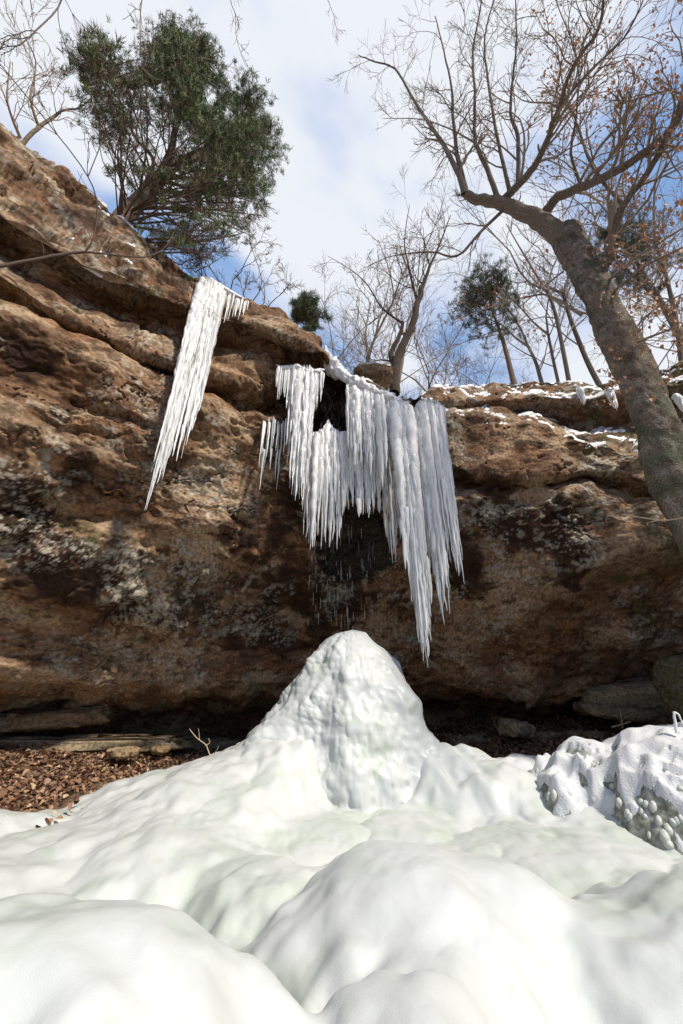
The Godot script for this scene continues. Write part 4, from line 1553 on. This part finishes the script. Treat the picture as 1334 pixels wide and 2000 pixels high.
func build_plateau_trees() -> void:
	# the dark forked tree on the brow behind the fall
	var foot := at_r(770, 752, 7.6)
	foot.y -= 0.2
	var t := thing("bare_tree", "dark crooked bare tree dividing low down, rooted just behind the frozen fall", "tree", foot)
	var dark := Color(0.105, 0.068, 0.045)
	limb(t, [[770, 768], [772, 735], [775, 705], [792, 665], [806, 635], [815, 595], [824, 560]], 7.6, 7.3, 0.15, 0.075, dark, 2, 0.5, 1, [], 0.05, "trunk")
	limb(t, [[771, 712], [764, 690], [780, 655], [787, 630]], 7.6, 7.5, 0.09, 0.045, dark, 3, 0.8, 2, [], 0.05)
	limb(t, [[824, 562], [840, 520], [862, 470], [880, 420]], 7.3, 7.0, 0.06, 0.01, dark, 10, 1.3, 2, [])
	limb(t, [[816, 592], [800, 530], [790, 470], [800, 400]], 7.35, 7.2, 0.045, 0.008, dark, 10, 1.3, 2, [])
	limb(t, [[787, 632], [745, 600], [720, 560], [690, 530], [640, 500]], 7.5, 7.3, 0.035, 0.006, dark, 10, 1.1, 2, [])
	var g := "bare trees on the plateau behind the cliff brow"
	bare_tree(757, 8.3, 7.0, 0.075, "slim straight pale tree close beside the dark crooked tree", g, Vector3(0.02, 0, 0), 2, 2, 0.8)
	bare_tree(706, 8.4, 6.0, 0.085, "bare tree behind the snow-capped block next to the spout", g, Vector3(0.05, 0, 0), 2, 2, 0.3)
	var many := "grey bare tree among the thin wood on the plateau"
	for q in [[652, 11.0, 6.5, 0.06], [715, 11.2, 8.0, 0.05], [782, 12.8, 9.0, 0.06], [872, 10.6, 5.0, 0.04], [938, 12.0, 6.5, 0.05], [690, 13.5, 8.0, 0.07], [732, 12.5, 8.5, 0.07], [826, 10.5, 6.0, 0.06], [850, 13.0, 8.5, 0.08], [906, 11.5, 5.5, 0.05], [965, 13.0, 7.0, 0.06], [1066, 10.8, 8.0, 0.10], [1092, 11.6, 7.0, 0.08], [1110, 10.2, 8.0, 0.085], [1172, 10.4, 8.5, 0.10], [1262, 11.0, 8.0, 0.09], [1300, 12.5, 9.0, 0.10], [1330, 10.8, 8.0, 0.08], [1390, 12.5, 9.0, 0.09]]:
		var pale := rng.randf() * 0.7
		var place := "behind the dark crooked tree" if q[0] < 800 else ("between the dark crooked tree and the slender evergreen" if q[0] < 960 else ("between the slender evergreen and the beech trunk" if q[0] < 1185 else "beyond the beech trunk"))
		many = "%s %s bare tree on the plateau %s" % ["thin" if q[3] < 0.056 else ("stout" if q[3] > 0.084 else "slim"), "pale" if pale > 0.42 else ("brown" if pale > 0.2 else "dark"), place]
		bare_tree(q[0], q[1], q[2], q[3] * 0.8, many, g, Vector3(rng.randf_range(-0.12, 0.06), 0, rng.randf_range(-0.05, 0.05)), 2, 2, pale)
	evergreen(1003, 748, 9.6, 4.6, 1.25, "slender evergreen with a bare trunk and thin feathery top on the plateau", 0.42, Vector3(-0.03, 0, 0.03))
	evergreen(597, 655, 7.4, 1.35, 0.55, "small bushy evergreen just behind the capstone beside the notch", 0.12)
	evergreen(1345, 690, 11.5, 6.0, 1.2, "evergreen bough showing behind the beech limbs at the brow", 0.45)


func build_saplings() -> void:
	var dark := Color(0.085, 0.055, 0.04)
	var foot := at_r(-40, 535, 4.6)
	var t := thing("bare_sapling", "thin dark bare sapling arching in front of the bare cliff face", "sapling", foot)
	limb(t, [[-60, 530], [0, 520], [65, 507], [135, 495], [165, 492]], 4.6, 4.4, 0.020, 0.016, dark, 2, 0.3, 1, [], 0.03, "stem")
	limb(t, [[165, 492], [200, 495], [280, 502], [320, 485], [340, 452], [352, 415]], 4.4, 4.3, 0.014, 0.004, dark, 7, 0.45, 1, [], 0.02)
	limb(t, [[165, 492], [180, 470], [190, 410], [172, 345], [90, 235], [0, 125], [-40, 70]], 4.4, 4.0, 0.012, 0.004, dark, 10, 0.5, 1, [], 0.02)
	limb(t, [[172, 345], [210, 250], [240, 180], [265, 130]], 4.3, 4.1, 0.008, 0.003, dark, 8, 0.45, 1, [], 0.02)
	limb(t, [[330, 480], [345, 530], [375, 575], [430, 620]], 4.3, 4.5, 0.006, 0.003, dark, 4, 0.3, 1, [], -0.03)
	foot = at_r(45, 278, 6.5)
	t = thing("crooked_shrub", "crooked tan bare shrub rooted on the bare brow beyond the sapling", "shrub", foot)
	var tan_ := Color(0.33, 0.24, 0.16)
	limb(t, [[40, 285], [75, 250], [110, 225], [125, 215], [155, 210], [180, 190]], 6.5, 6.4, 0.04, 0.008, tan_, 8, 0.9, 2, [], 0.05, "trunk")
	limb(t, [[75, 250], [60, 190], [70, 120], [40, 60]], 6.5, 6.2, 0.03, 0.006, tan_, 8, 0.9, 2, [], 0.05)
	limb(t, [[40, 270], [15, 200], [20, 120]], 6.5, 6.2, 0.03, 0.006, tan_, 8, 0.9, 2, [], 0.05)
	for q in [[[[300, -60], [277, 0], [274, 80], [277, 130], [278, 165]], "straight bare twig hanging into the sky above the cedar"], [[[440, -70], [450, 0], [460, 30], [462, 75], [480, 130]], "kinked bare twig with side shoots hanging into the sky beyond the cedar top"], [[[600, -80], [640, 0], [655, 45], [660, 90]], "fine bare twigs hanging into the open sky between cedar and beech"], [[[90, -60], [120, 0], [70, 60], [30, 90], [-10, 80]], "fine bare twigs drooping into the sky above the crooked shrub"]]:
		t = thing("hanging_branch", q[1], "branch", at_r(q[0][0][0], q[0][0][1], 3.4))
		limb(t, q[0], 3.4, 3.9, 0.011, 0.004, Color(0.20, 0.155, 0.12), 9, 0.42, 1, [], -0.03)
	# brushwood on the brow under the cedar
	var brush := thing("brushwood", "tangle of bare brown brush on the brow beneath the cedar", "brush", at_r(400, 530, 6.2))
	for k in 14:
		var b := Shape.new()
		var p := at_r(rng.randf_range(330, 520), 0, 6.2)
		var a := atan2(p.x, -p.z)
		p = at_r(lerpf(340, 520, k / 13.0), lerpf(505, 600, k / 13.0), 6.1)
		grow(b, p - Vector3(0, 0.1, 0), Vector3(rng.randfn() * 0.5 + 0.3, 0.8, rng.randfn() * 0.4), rng.randf_range(0.7, 1.4), 0.014, 3, Color(0.17, 0.11, 0.075), 0.02, [], 0.004, 0.22)
		put("branch", b, M.twig, brush)


# ---------------------------------------------------------------- stones, leaves, small growth
func rock(size: Vector3, seed_: int, square := 0.5, rough := 0.12, tone := Color(0.30, 0.215, 0.13)) -> Shape:
	var f := noise(seed_, 1.0, 4)
	var nu := 40
	var nv := 26
	var p := PackedVector3Array()
	var cols := PackedColorArray()
	for v in nv:
		var b := PI * (float(v) / (nv - 1) - 0.5)
		for u in nu:
			var a := -TAU * u / nu
			var d := Vector3(cos(b) * cos(a), sin(b), cos(b) * sin(a))
			var q := Vector3(signf(d.x) * pow(absf(d.x), square), signf(d.y) * pow(absf(d.y), square), signf(d.z) * pow(absf(d.z), square))
			var k := q * size * (1.3 / maxf(size.y, 0.12))
			q *= Vector3.ONE + Vector3(0.6, 1.0, 1.0) * (f.get_noise_3dv(k * 0.45) * rough * 2.6 + f.get_noise_3dv(k * 1.6) * rough * 0.9)
			q.y += 0.10 * floor(f.get_noise_2d(q.x * 0.8, q.z * 0.8) * 3.0) * rough
			p.append(q * size)
			var w := f.get_noise_3dv(q * 3.0 + Vector3(4, 4, 4))
			cols.append(tone.lerp(Color(0.40, 0.35, 0.27), ss(0.1, 0.4, w) * 0.6).lerp(Color(0.16, 0.16, 0.09), ss(0.15, 0.45, f.get_noise_3dv(q * 1.7 + Vector3(0, 9, 0))) * 0.7))
	var sh := Shape.new()
	sh.grid(p, nu, nv, true, cols)
	face_out(sh, Vector3.ZERO)
	return sh


func stone(called: String, label: String, at: Vector3, size: Vector3, seed_: int, turn := Vector3.ZERO, square := 0.5, rough := 0.12, group := "", tone := Color(0.30, 0.215, 0.13)) -> MeshInstance3D:
	var o := put(called, rock(size, seed_, square, rough, tone), M.rock)
	o.position = at
	o.rotation_degrees = turn
	tag(o, label, "rock", group)
	return o


func build_stones() -> void:
	var p := at_r(1215, 1355, 10.6)
	stone("rock_slab", "large flat-topped tan slab lying across broken rocks at the cave mouth", p, Vector3(0.78, 0.22, 0.5), 201, Vector3(14, -14, 3), 0.42, 0.10, "", Color(0.46, 0.34, 0.20))
	stone("rock_slab", "thin tilted slab wedged under the large flat-topped slab", at_r(1210, 1392, 10.2), Vector3(0.75, 0.13, 0.5), 202, Vector3(4, -8, -7), 0.5, 0.10)
	stone("boulder", "squat dark block propping up the slab at the cave mouth", at_r(1262, 1392, 10.9), Vector3(0.55, 0.30, 0.45), 203, Vector3(0, 20, 0), 0.55, 0.12)
	stone("boulder", "mossy rounded boulder standing beyond the slab at the cave mouth", at_r(1362, 1350, 9.0), Vector3(0.42, 0.58, 0.5), 204, Vector3(0, 10, 6), 0.75, 0.12, "", Color(0.19, 0.16, 0.085))
	stone("flat_stone", "pale angular stone sitting alone on the leaves before the cave", at_r(1006, 1422, 9.6), Vector3(0.34, 0.14, 0.26), 205, Vector3(8, 30, -5), 0.5, 0.14, "", Color(0.33, 0.27, 0.17))
	var spots := [[890, 1432, 0.28, 0.08], [925, 1428, 0.22, 0.10], [955, 1434, 0.2, 0.06], [1048, 1422, 0.16, 0.06], [1075, 1420, 0.24, 0.08], [1120, 1416, 0.18, 0.07], [1160, 1418, 0.26, 0.08], [1300, 1400, 0.3, 0.09]]
	for k in spots.size():
		var s: Array = spots[k]
		var q := at_r(s[0], s[1], 10.2)
		q.y = ground_y(q.x, q.z) + s[3] * 0.3
		stone("flat_stone", "small flat stone half buried in leaves along the dark cave mouth", q, Vector3(s[2], s[3], s[2] * 0.7), 210 + k, Vector3(rng.randf_range(-6, 6), rng.randf() * 360.0, rng.randf_range(-6, 6)), 0.5, 0.13, "stones along the cave mouth", Color(0.27, 0.21, 0.13))
	# bedrock step on the bare-cliff side
	stone("rock_step", "long low step of bedrock between the leaves and the cave", at_r(120, 1456, 9.6), Vector3(2.1, 0.15, 0.55), 220, Vector3(0, 26, 0), 0.45, 0.2, "", Color(0.33, 0.245, 0.15))
	stone("rock_step", "dark mossy continuation of the bedrock step towards the ice cone", at_r(330, 1456, 10.3), Vector3(1.6, 0.15, 0.5), 221, Vector3(0, 14, 0), 0.4, 0.12, "", Color(0.15, 0.12, 0.075))
	stone("rock_ledge", "worn tan ledge under the cave roof above the bedrock step", at_r(95, 1405, 9.7), Vector3(0.95, 0.16, 0.5), 222, Vector3(0, 26, 4), 0.5, 0.16, "", Color(0.33, 0.23, 0.13))
	stone("rock_ledge", "rounded tan block on the worn ledge under the cave roof", at_r(170, 1385, 9.8), Vector3(0.40, 0.26, 0.4), 223, Vector3(0, 40, 0), 0.6, 0.16, "", Color(0.33, 0.23, 0.13))
	stone("flat_stone", "pale tan stone against the bedrock step", at_r(240, 1470, 8.6), Vector3(0.24, 0.08, 0.2), 224, Vector3(0, 10, 0), 0.6, 0.14, "", Color(0.42, 0.29, 0.17))
	stone("flat_stone", "rounded orange-tan stone at the dark mossy end of the bedrock step", at_r(314, 1464, 8.8), Vector3(0.16, 0.07, 0.14), 225, Vector3(0, 70, 0), 0.7, 0.1, "", Color(0.44, 0.28, 0.15))
	# the block on the brow beside the spout, with its snow
	var blk := thing("brow_block", "brown sandstone block with a cap of snow beside the spout", "rock", at_r(728, 742, 6.7))
	var o := put("block", rock(Vector3(0.42, 0.16, 0.35), 230, 0.5, 0.12, Color(0.26, 0.16, 0.09)), M.rock, blk)
	o.position = Vector3(0, 0.02, 0)
	var cap := rock(Vector3(0.41, 0.045, 0.34), 231, 0.6, 0.1)
	for k in cap.c.size():
		cap.c[k] = Color(0.70, 0.71, 0.73)
	o = put("snow_cap", cap, M.snow, blk)
	o.position = Vector3(0.02, 0.185, 0)


func build_litter() -> void:
	# dead leaves over the floor of the alcove
	var g := RandomNumberGenerator.new()
	g.seed = 77
	var shapes := [leaf_mesh(0.06, 0.11, 0.18), leaf_mesh(0.045, 0.10, 0.35), leaf_mesh(0.08, 0.10, 0.10)]
	var where := [[], [], []]
	var tint := [[], [], []]
	for k in 60000:
		var a := deg_to_rad(g.randf_range(-60.0, 56.0))
		var r := 5.0 + 7.6 * pow(g.randf(), 0.8)
		var x := sin(a) * r
		var z := -cos(a) * r
		if a > -0.15 and a < 0.1 and r < 7.4:
			continue
		var y := ground_at_fine(x, z)
		if r < 7.6:
			var iy := ice_height(x, z).x
			if iy > y - 0.05:
				if iy > y + 0.10 or g.randf() > 0.10:
					continue
				y = iy + 0.01
		var b := Basis.from_euler(Vector3(g.randfn() * 0.42, g.randf() * TAU, g.randfn() * 0.42)).scaled(Vector3.ONE * lerpf(0.35, 1.2, pow(g.randf(), 1.4)))
		var s := g.randi() % 3
		where[s].append(Transform3D(b, Vector3(x, y + g.randf_range(0.004, 0.035), z)))
		var c := Color(0.17, 0.085, 0.045).lerp(Color(0.40, 0.24, 0.14), pow(g.randf(), 1.3))
		if g.randf() < 0.10:
			c = Color(0.50, 0.35, 0.23)
		elif g.randf() < 0.15:
			c = Color(0.07, 0.035, 0.022)
		tint[s].append(c)
	for s in 3:
		var o := copies("leaf_litter", shapes[s], M.leaf, where[s], tint[s])
		tag(o, "russet dead leaves covering the floor of the alcove", "leaves", "leaf litter")


func ground_at_fine(x: float, z: float) -> float:
	var fx := x * 8.0
	var fz := z * 8.0
	var x0 := floorf(fx) / 8.0
	var z0 := floorf(fz) / 8.0
	var u := fx - floorf(fx)
	var v := fz - floorf(fz)
	return lerpf(lerpf(ground_at(x0, z0), ground_at(x0 + 0.125, z0), u), lerpf(ground_at(x0, z0 + 0.125), ground_at(x0 + 0.125, z0 + 0.125), u), v)


# the bank: a boulder glazed with ice knobs under a blanket of snow
func bank_y(x: float, z: float) -> float:
	var y := -2.0
	for m in [[3.55, -4.85, 1.25, 1.25, -0.20, 0.62], [2.80, -5.3, 0.75, 0.75, -0.33, 0.7], [2.35, -6.1, 1.4, 0.85, -0.58, 0.7], [4.6, -5.6, 1.2, 1.2, -0.15, 0.7], [2.35, -5.2, 0.5, 0.7, -0.62, 0.7]]:
		var dx: float = (x - m[0]) / m[2]
		var dz: float = (z - m[1]) / m[3]
		var d := dx * dx + dz * dz
		if d < 1.0:
			y = smax(y, -1.5 + (m[4] + 1.5) * pow(1.0 - d, m[5]), 0.14)
	return y


func build_icy_bank() -> void:
	var warp := noise(301, 1.5, 3)
	var lump := noise(302, 3.0, 4)
	var drift := noise(303, 1.6, 4)
	var nu := 200
	var nv := 200
	var pos := PackedVector3Array()
	var snow := Shape.new()
	var cover := PackedFloat32Array()
	for v in nv:
		for u in nu:
			var x := lerpf(1.2, 5.9, float(u) / (nu - 1))
			var z := lerpf(-3.4, -7.1, float(v) / (nv - 1))
			var w := warp.get_noise_2d(x, z) * 0.18
			var y := bank_y(x + w, z + warp.get_noise_2d(z, x) * 0.18) + lump.get_noise_2d(x, z) * 0.022
			pos.append(Vector3(x, y, z))
	var tmp := Shape.new()
	var cols := PackedColorArray()
	for k in pos.size():
		var t := lump.get_noise_3dv(pos[k] * 2.0)
		cols.append(Color(0.27, 0.28, 0.225).lerp(Color(0.50, 0.51, 0.47), ss(-0.2, 0.4, t)))
	tmp.grid(pos, nu, nv, false, cols)
	var keep := PackedInt32Array()
	for k in range(0, tmp.i.size(), 3):
		if maxf(pos[tmp.i[k]].y, maxf(pos[tmp.i[k + 1]].y, pos[tmp.i[k + 2]].y)) > -1.7:
			keep.append(tmp.i[k]); keep.append(tmp.i[k + 1]); keep.append(tmp.i[k + 2])
	tmp.i = keep
	face_out(tmp, Vector3(3.4, -4.0, -5.0))
	var bank := thing("icy_bank", "mossy boulder bank under snow with glassy ice knobs down its side", "boulder", Vector3(3.4, -1.1, -4.9))
	put("boulder", tmp, M.rock, bank)
	# snow blanket: thick with ragged openings
	var sp_ := PackedVector3Array()
	for k in pos.size():
		var p := pos[k]
		var n := tmp.n[k]
		var c := maxf(ss(0.28, 0.62, n.y), ss(-0.62, -0.48, p.y + lump.get_noise_3dv(p * 1.5) * 0.25) * ss(0.1, 0.3, n.y)) * ss(-0.52, -0.30, drift.get_noise_3dv(p) + (n.y - 0.75) * 0.7 - 0.35 * ss(0.3, 0.6, lump.get_noise_3dv(p * 3.0)))
		cover.append(c)
		sp_.append(p + Vector3(0, 0.075 * c - 0.02, 0) + n * lump.get_noise_3dv(p) * 0.012)
	snow.grid(sp_, nu, nv, false, Color(0.58, 0.585, 0.595))
	keep = PackedInt32Array()
	for k in range(0, snow.i.size(), 3):
		if cover[snow.i[k]] + cover[snow.i[k + 1]] + cover[snow.i[k + 2]] > 0.45 and pos[snow.i[k]].y > -1.45:
			keep.append(snow.i[k]); keep.append(snow.i[k + 1]); keep.append(snow.i[k + 2])
	snow.i = keep
	face_out(snow, Vector3(3.4, -4.0, -5.0))
	put("snow_cover", snow, M.snow, bank)
	# ice knobs: drops frozen along the moss, fatter towards the stream
	var g := RandomNumberGenerator.new()
	g.seed = 5
	var made := 0
	var tries := 0
	while made < 298 and tries < 20000:
		tries += 1
		var k := g.randi_range(0, nu * nv - 1)
		var p := pos[k]
		var n := tmp.n[k]
		if p.y > -0.50 or p.y < -1.35 or p.z < -6.3 or n.y > 0.80 or cover[k] > 0.75 and g.randf() < 0.9:
			continue
		if n.z < -0.2 or drift.get_noise_3dv(p * 1.6 + Vector3(7, 0, 0)) > 0.4:
			continue
		var r := g.randf_range(0.012, 0.032) * lerpf(1.0, 1.25, g.randf())
		put("ice_knob", knob(p + n * r * 0.05, n, r, g.randi()), M.ice, bank)
		made += 1


func knob(p: Vector3, n: Vector3, r: float, seed_: int) -> Shape:
	var sh := Shape.new()
	var nu := 12
	var nv := 9
	var pts := PackedVector3Array()
	var cols := PackedColorArray()
	var down := Vector3.DOWN
	down = (down - n * down.dot(n) * 0.85).normalized()
	var s := down.cross(Vector3(0.2, 0.1, 1)).normalized()
	var b := down.cross(s)
	var f := float(seed_ % 977)
	var long := 1.0 + fmod(f, 7.0) * 0.13
	for v in nv:
		var t := float(v) / (nv - 1)
		var w := pow(maxf(sin(pow(t, 0.85) * PI), 0.0), 0.55) * (0.85 + 0.25 * t)
		for u in nu:
			var a := TAU * u / nu
			var rr := r * w * (1.0 + 0.22 * ice_rip.get_noise_2d(a * 2.0 + f, t * 6.0)) + 0.0005
			pts.append(p + down * (t - 0.5) * r * 2.0 * long + (s * cos(a) + b * sin(a)) * rr)
			cols.append(Color(0.52, 0.535, 0.50).lerp(Color(0.40, 0.45, 0.35), ss(0.0, 0.5, ice_rip.get_noise_2d(f, t * 3.0 + a * 0.3))))
	sh.grid(pts, nu, nv, true, cols)
	for k in sh.v.size():
		var h := (sh.v[k] - p).dot(n)
		sh.v[k] -= n * h * 0.4
	face_out(sh, p)
	return sh


func blade_clump(sh: Shape, p: Vector3, count: int, height: float, col: Color, g: RandomNumberGenerator) -> void:
	for k in count:
		var d := Vector3(g.randfn() * 0.5, 1.0, g.randfn() * 0.5).normalized()
		var q := p + Vector3(g.randfn(), 0, g.randfn()) * height * 0.5
		var h := height * g.randf_range(0.5, 1.0)
		sh.tube(PackedVector3Array([q, q + d * h * 0.6, q + (d + Vector3(d.x, -0.1, d.z) * 0.8).normalized() * h]), PackedFloat32Array([0.006, 0.005, 0.001]), 3, col.lerp(col * 1.7, g.randf()))


func build_small_things() -> void:
	var g := RandomNumberGenerator.new()
	g.seed = 9
	# fresh green at the foot of the cone
	var sh := Shape.new()
	for k in 26:
		var q := at_r(g.randf_range(932, 985), g.randf_range(1457, 1470), 7.6)
		q.y = ground_y(q.x, q.z) + 0.01
		blade_clump(sh, q, 14, 0.10, Color(0.045, 0.085, 0.012), g)
	var o := put("grass_tuft", sh, M.twig)
	tag(o, "small fresh green grass patch beside the pointed ice hump", "grass")
	# dry stems
	var dry := Color(0.45, 0.34, 0.22)
	var t := thing("dry_stem", "bent dry tan stem rising from the lumpy ice shelf", "stem", at_r(412, 1490, 6.6))
	limb(t, [[418, 1492], [408, 1470], [402, 1455], [385, 1442], [370, 1424]], 6.6, 6.6, 0.010, 0.005, dry, 2, 0.15, 0, [], 0.0, "stem")
	limb(t, [[402, 1456], [410, 1450], [406, 1442]], 6.6, 6.6, 0.006, 0.003, dry, 0, 0.1, 0, [], 0.0, "shoot")
	t = thing("dry_stem", "upright dry weed on the leaves in front of the flat-topped slab", "stem", at_r(1215, 1420, 9.0))
	limb(t, [[1216, 1422], [1214, 1405], [1210, 1384]], 9.0, 9.0, 0.012, 0.005, dry * 0.8, 3, 0.2, 0, [], 0.05, "stem")
	t = thing("fallen_branch", "thin pale branch lying on leaves below the flat-topped slab", "branch", at_r(1200, 1415, 9.0))
	limb(t, [[1195, 1420], [1215, 1415], [1232, 1409]], 9.0, 9.2, 0.014, 0.008, dry, 1, 0.2, 0, [], 0.0, "stem")
	t = thing("dry_stem", "fine forked dry weed beside the lone angular stone", "stem", at_r(975, 1430, 9.0))
	limb(t, [[978, 1436], [972, 1422], [962, 1408]], 9.0, 9.0, 0.008, 0.003, dry * 0.7, 4, 0.25, 0, [], 0.05, "stem")
	t = thing("icy_twig", "short twig coated in white ice on top of the snowy bank", "twig", at_r(1318, 1425, 5.6))
	limb(t, [[1322, 1432], [1318, 1405], [1316, 1390]], 5.6, 5.6, 0.014, 0.012, Color(0.8, 0.82, 0.82), 0, 0.1, 0, [], 0.0, "stem")
	limb(t, [[1316, 1391], [1326, 1396], [1332, 1412]], 5.6, 5.6, 0.012, 0.006, Color(0.8, 0.82, 0.82), 0, 0.1, 0, [], 0.0, "shoot")
	# drops of the running water between spout and cone
	var drop := Shape.new()
	icicle(drop, Vector3(0, 0.03, 0), 0.06, 0.0016, 4.0, 0.5)
	var mesh := drop.commit()
	var where := []
	var tint := []
	for k in 170:
		var q := at_r(g.randf_range(612, 725), 900, 6.3 + g.randfn() * 0.14)
		q.y = lerpf(1.1, 4.4, g.randf())
		where.append(Transform3D(Basis.IDENTITY.scaled(Vector3(0.32, g.randf_range(0.6, 4.2), 0.32)), q))
		tint.append(Color(0.4, 0.42, 0.43))
	for k in 220:
		var q := at_r(g.randf_range(628, 682), 780, 6.35 + g.randfn() * 0.05)
		q.y = lerpf(4.4, 6.2, g.randf())
		where.append(Transform3D(Basis.IDENTITY.scaled(Vector3(0.42, g.randf_range(0.6, 2.4), 0.42)), q))
		tint.append(Color(0.4, 0.42, 0.43))
	var w := copies("water_drops", mesh, M.twig, where, tint)
	tag(w, "water drops falling from the dark spout onto the ice cone", "water")
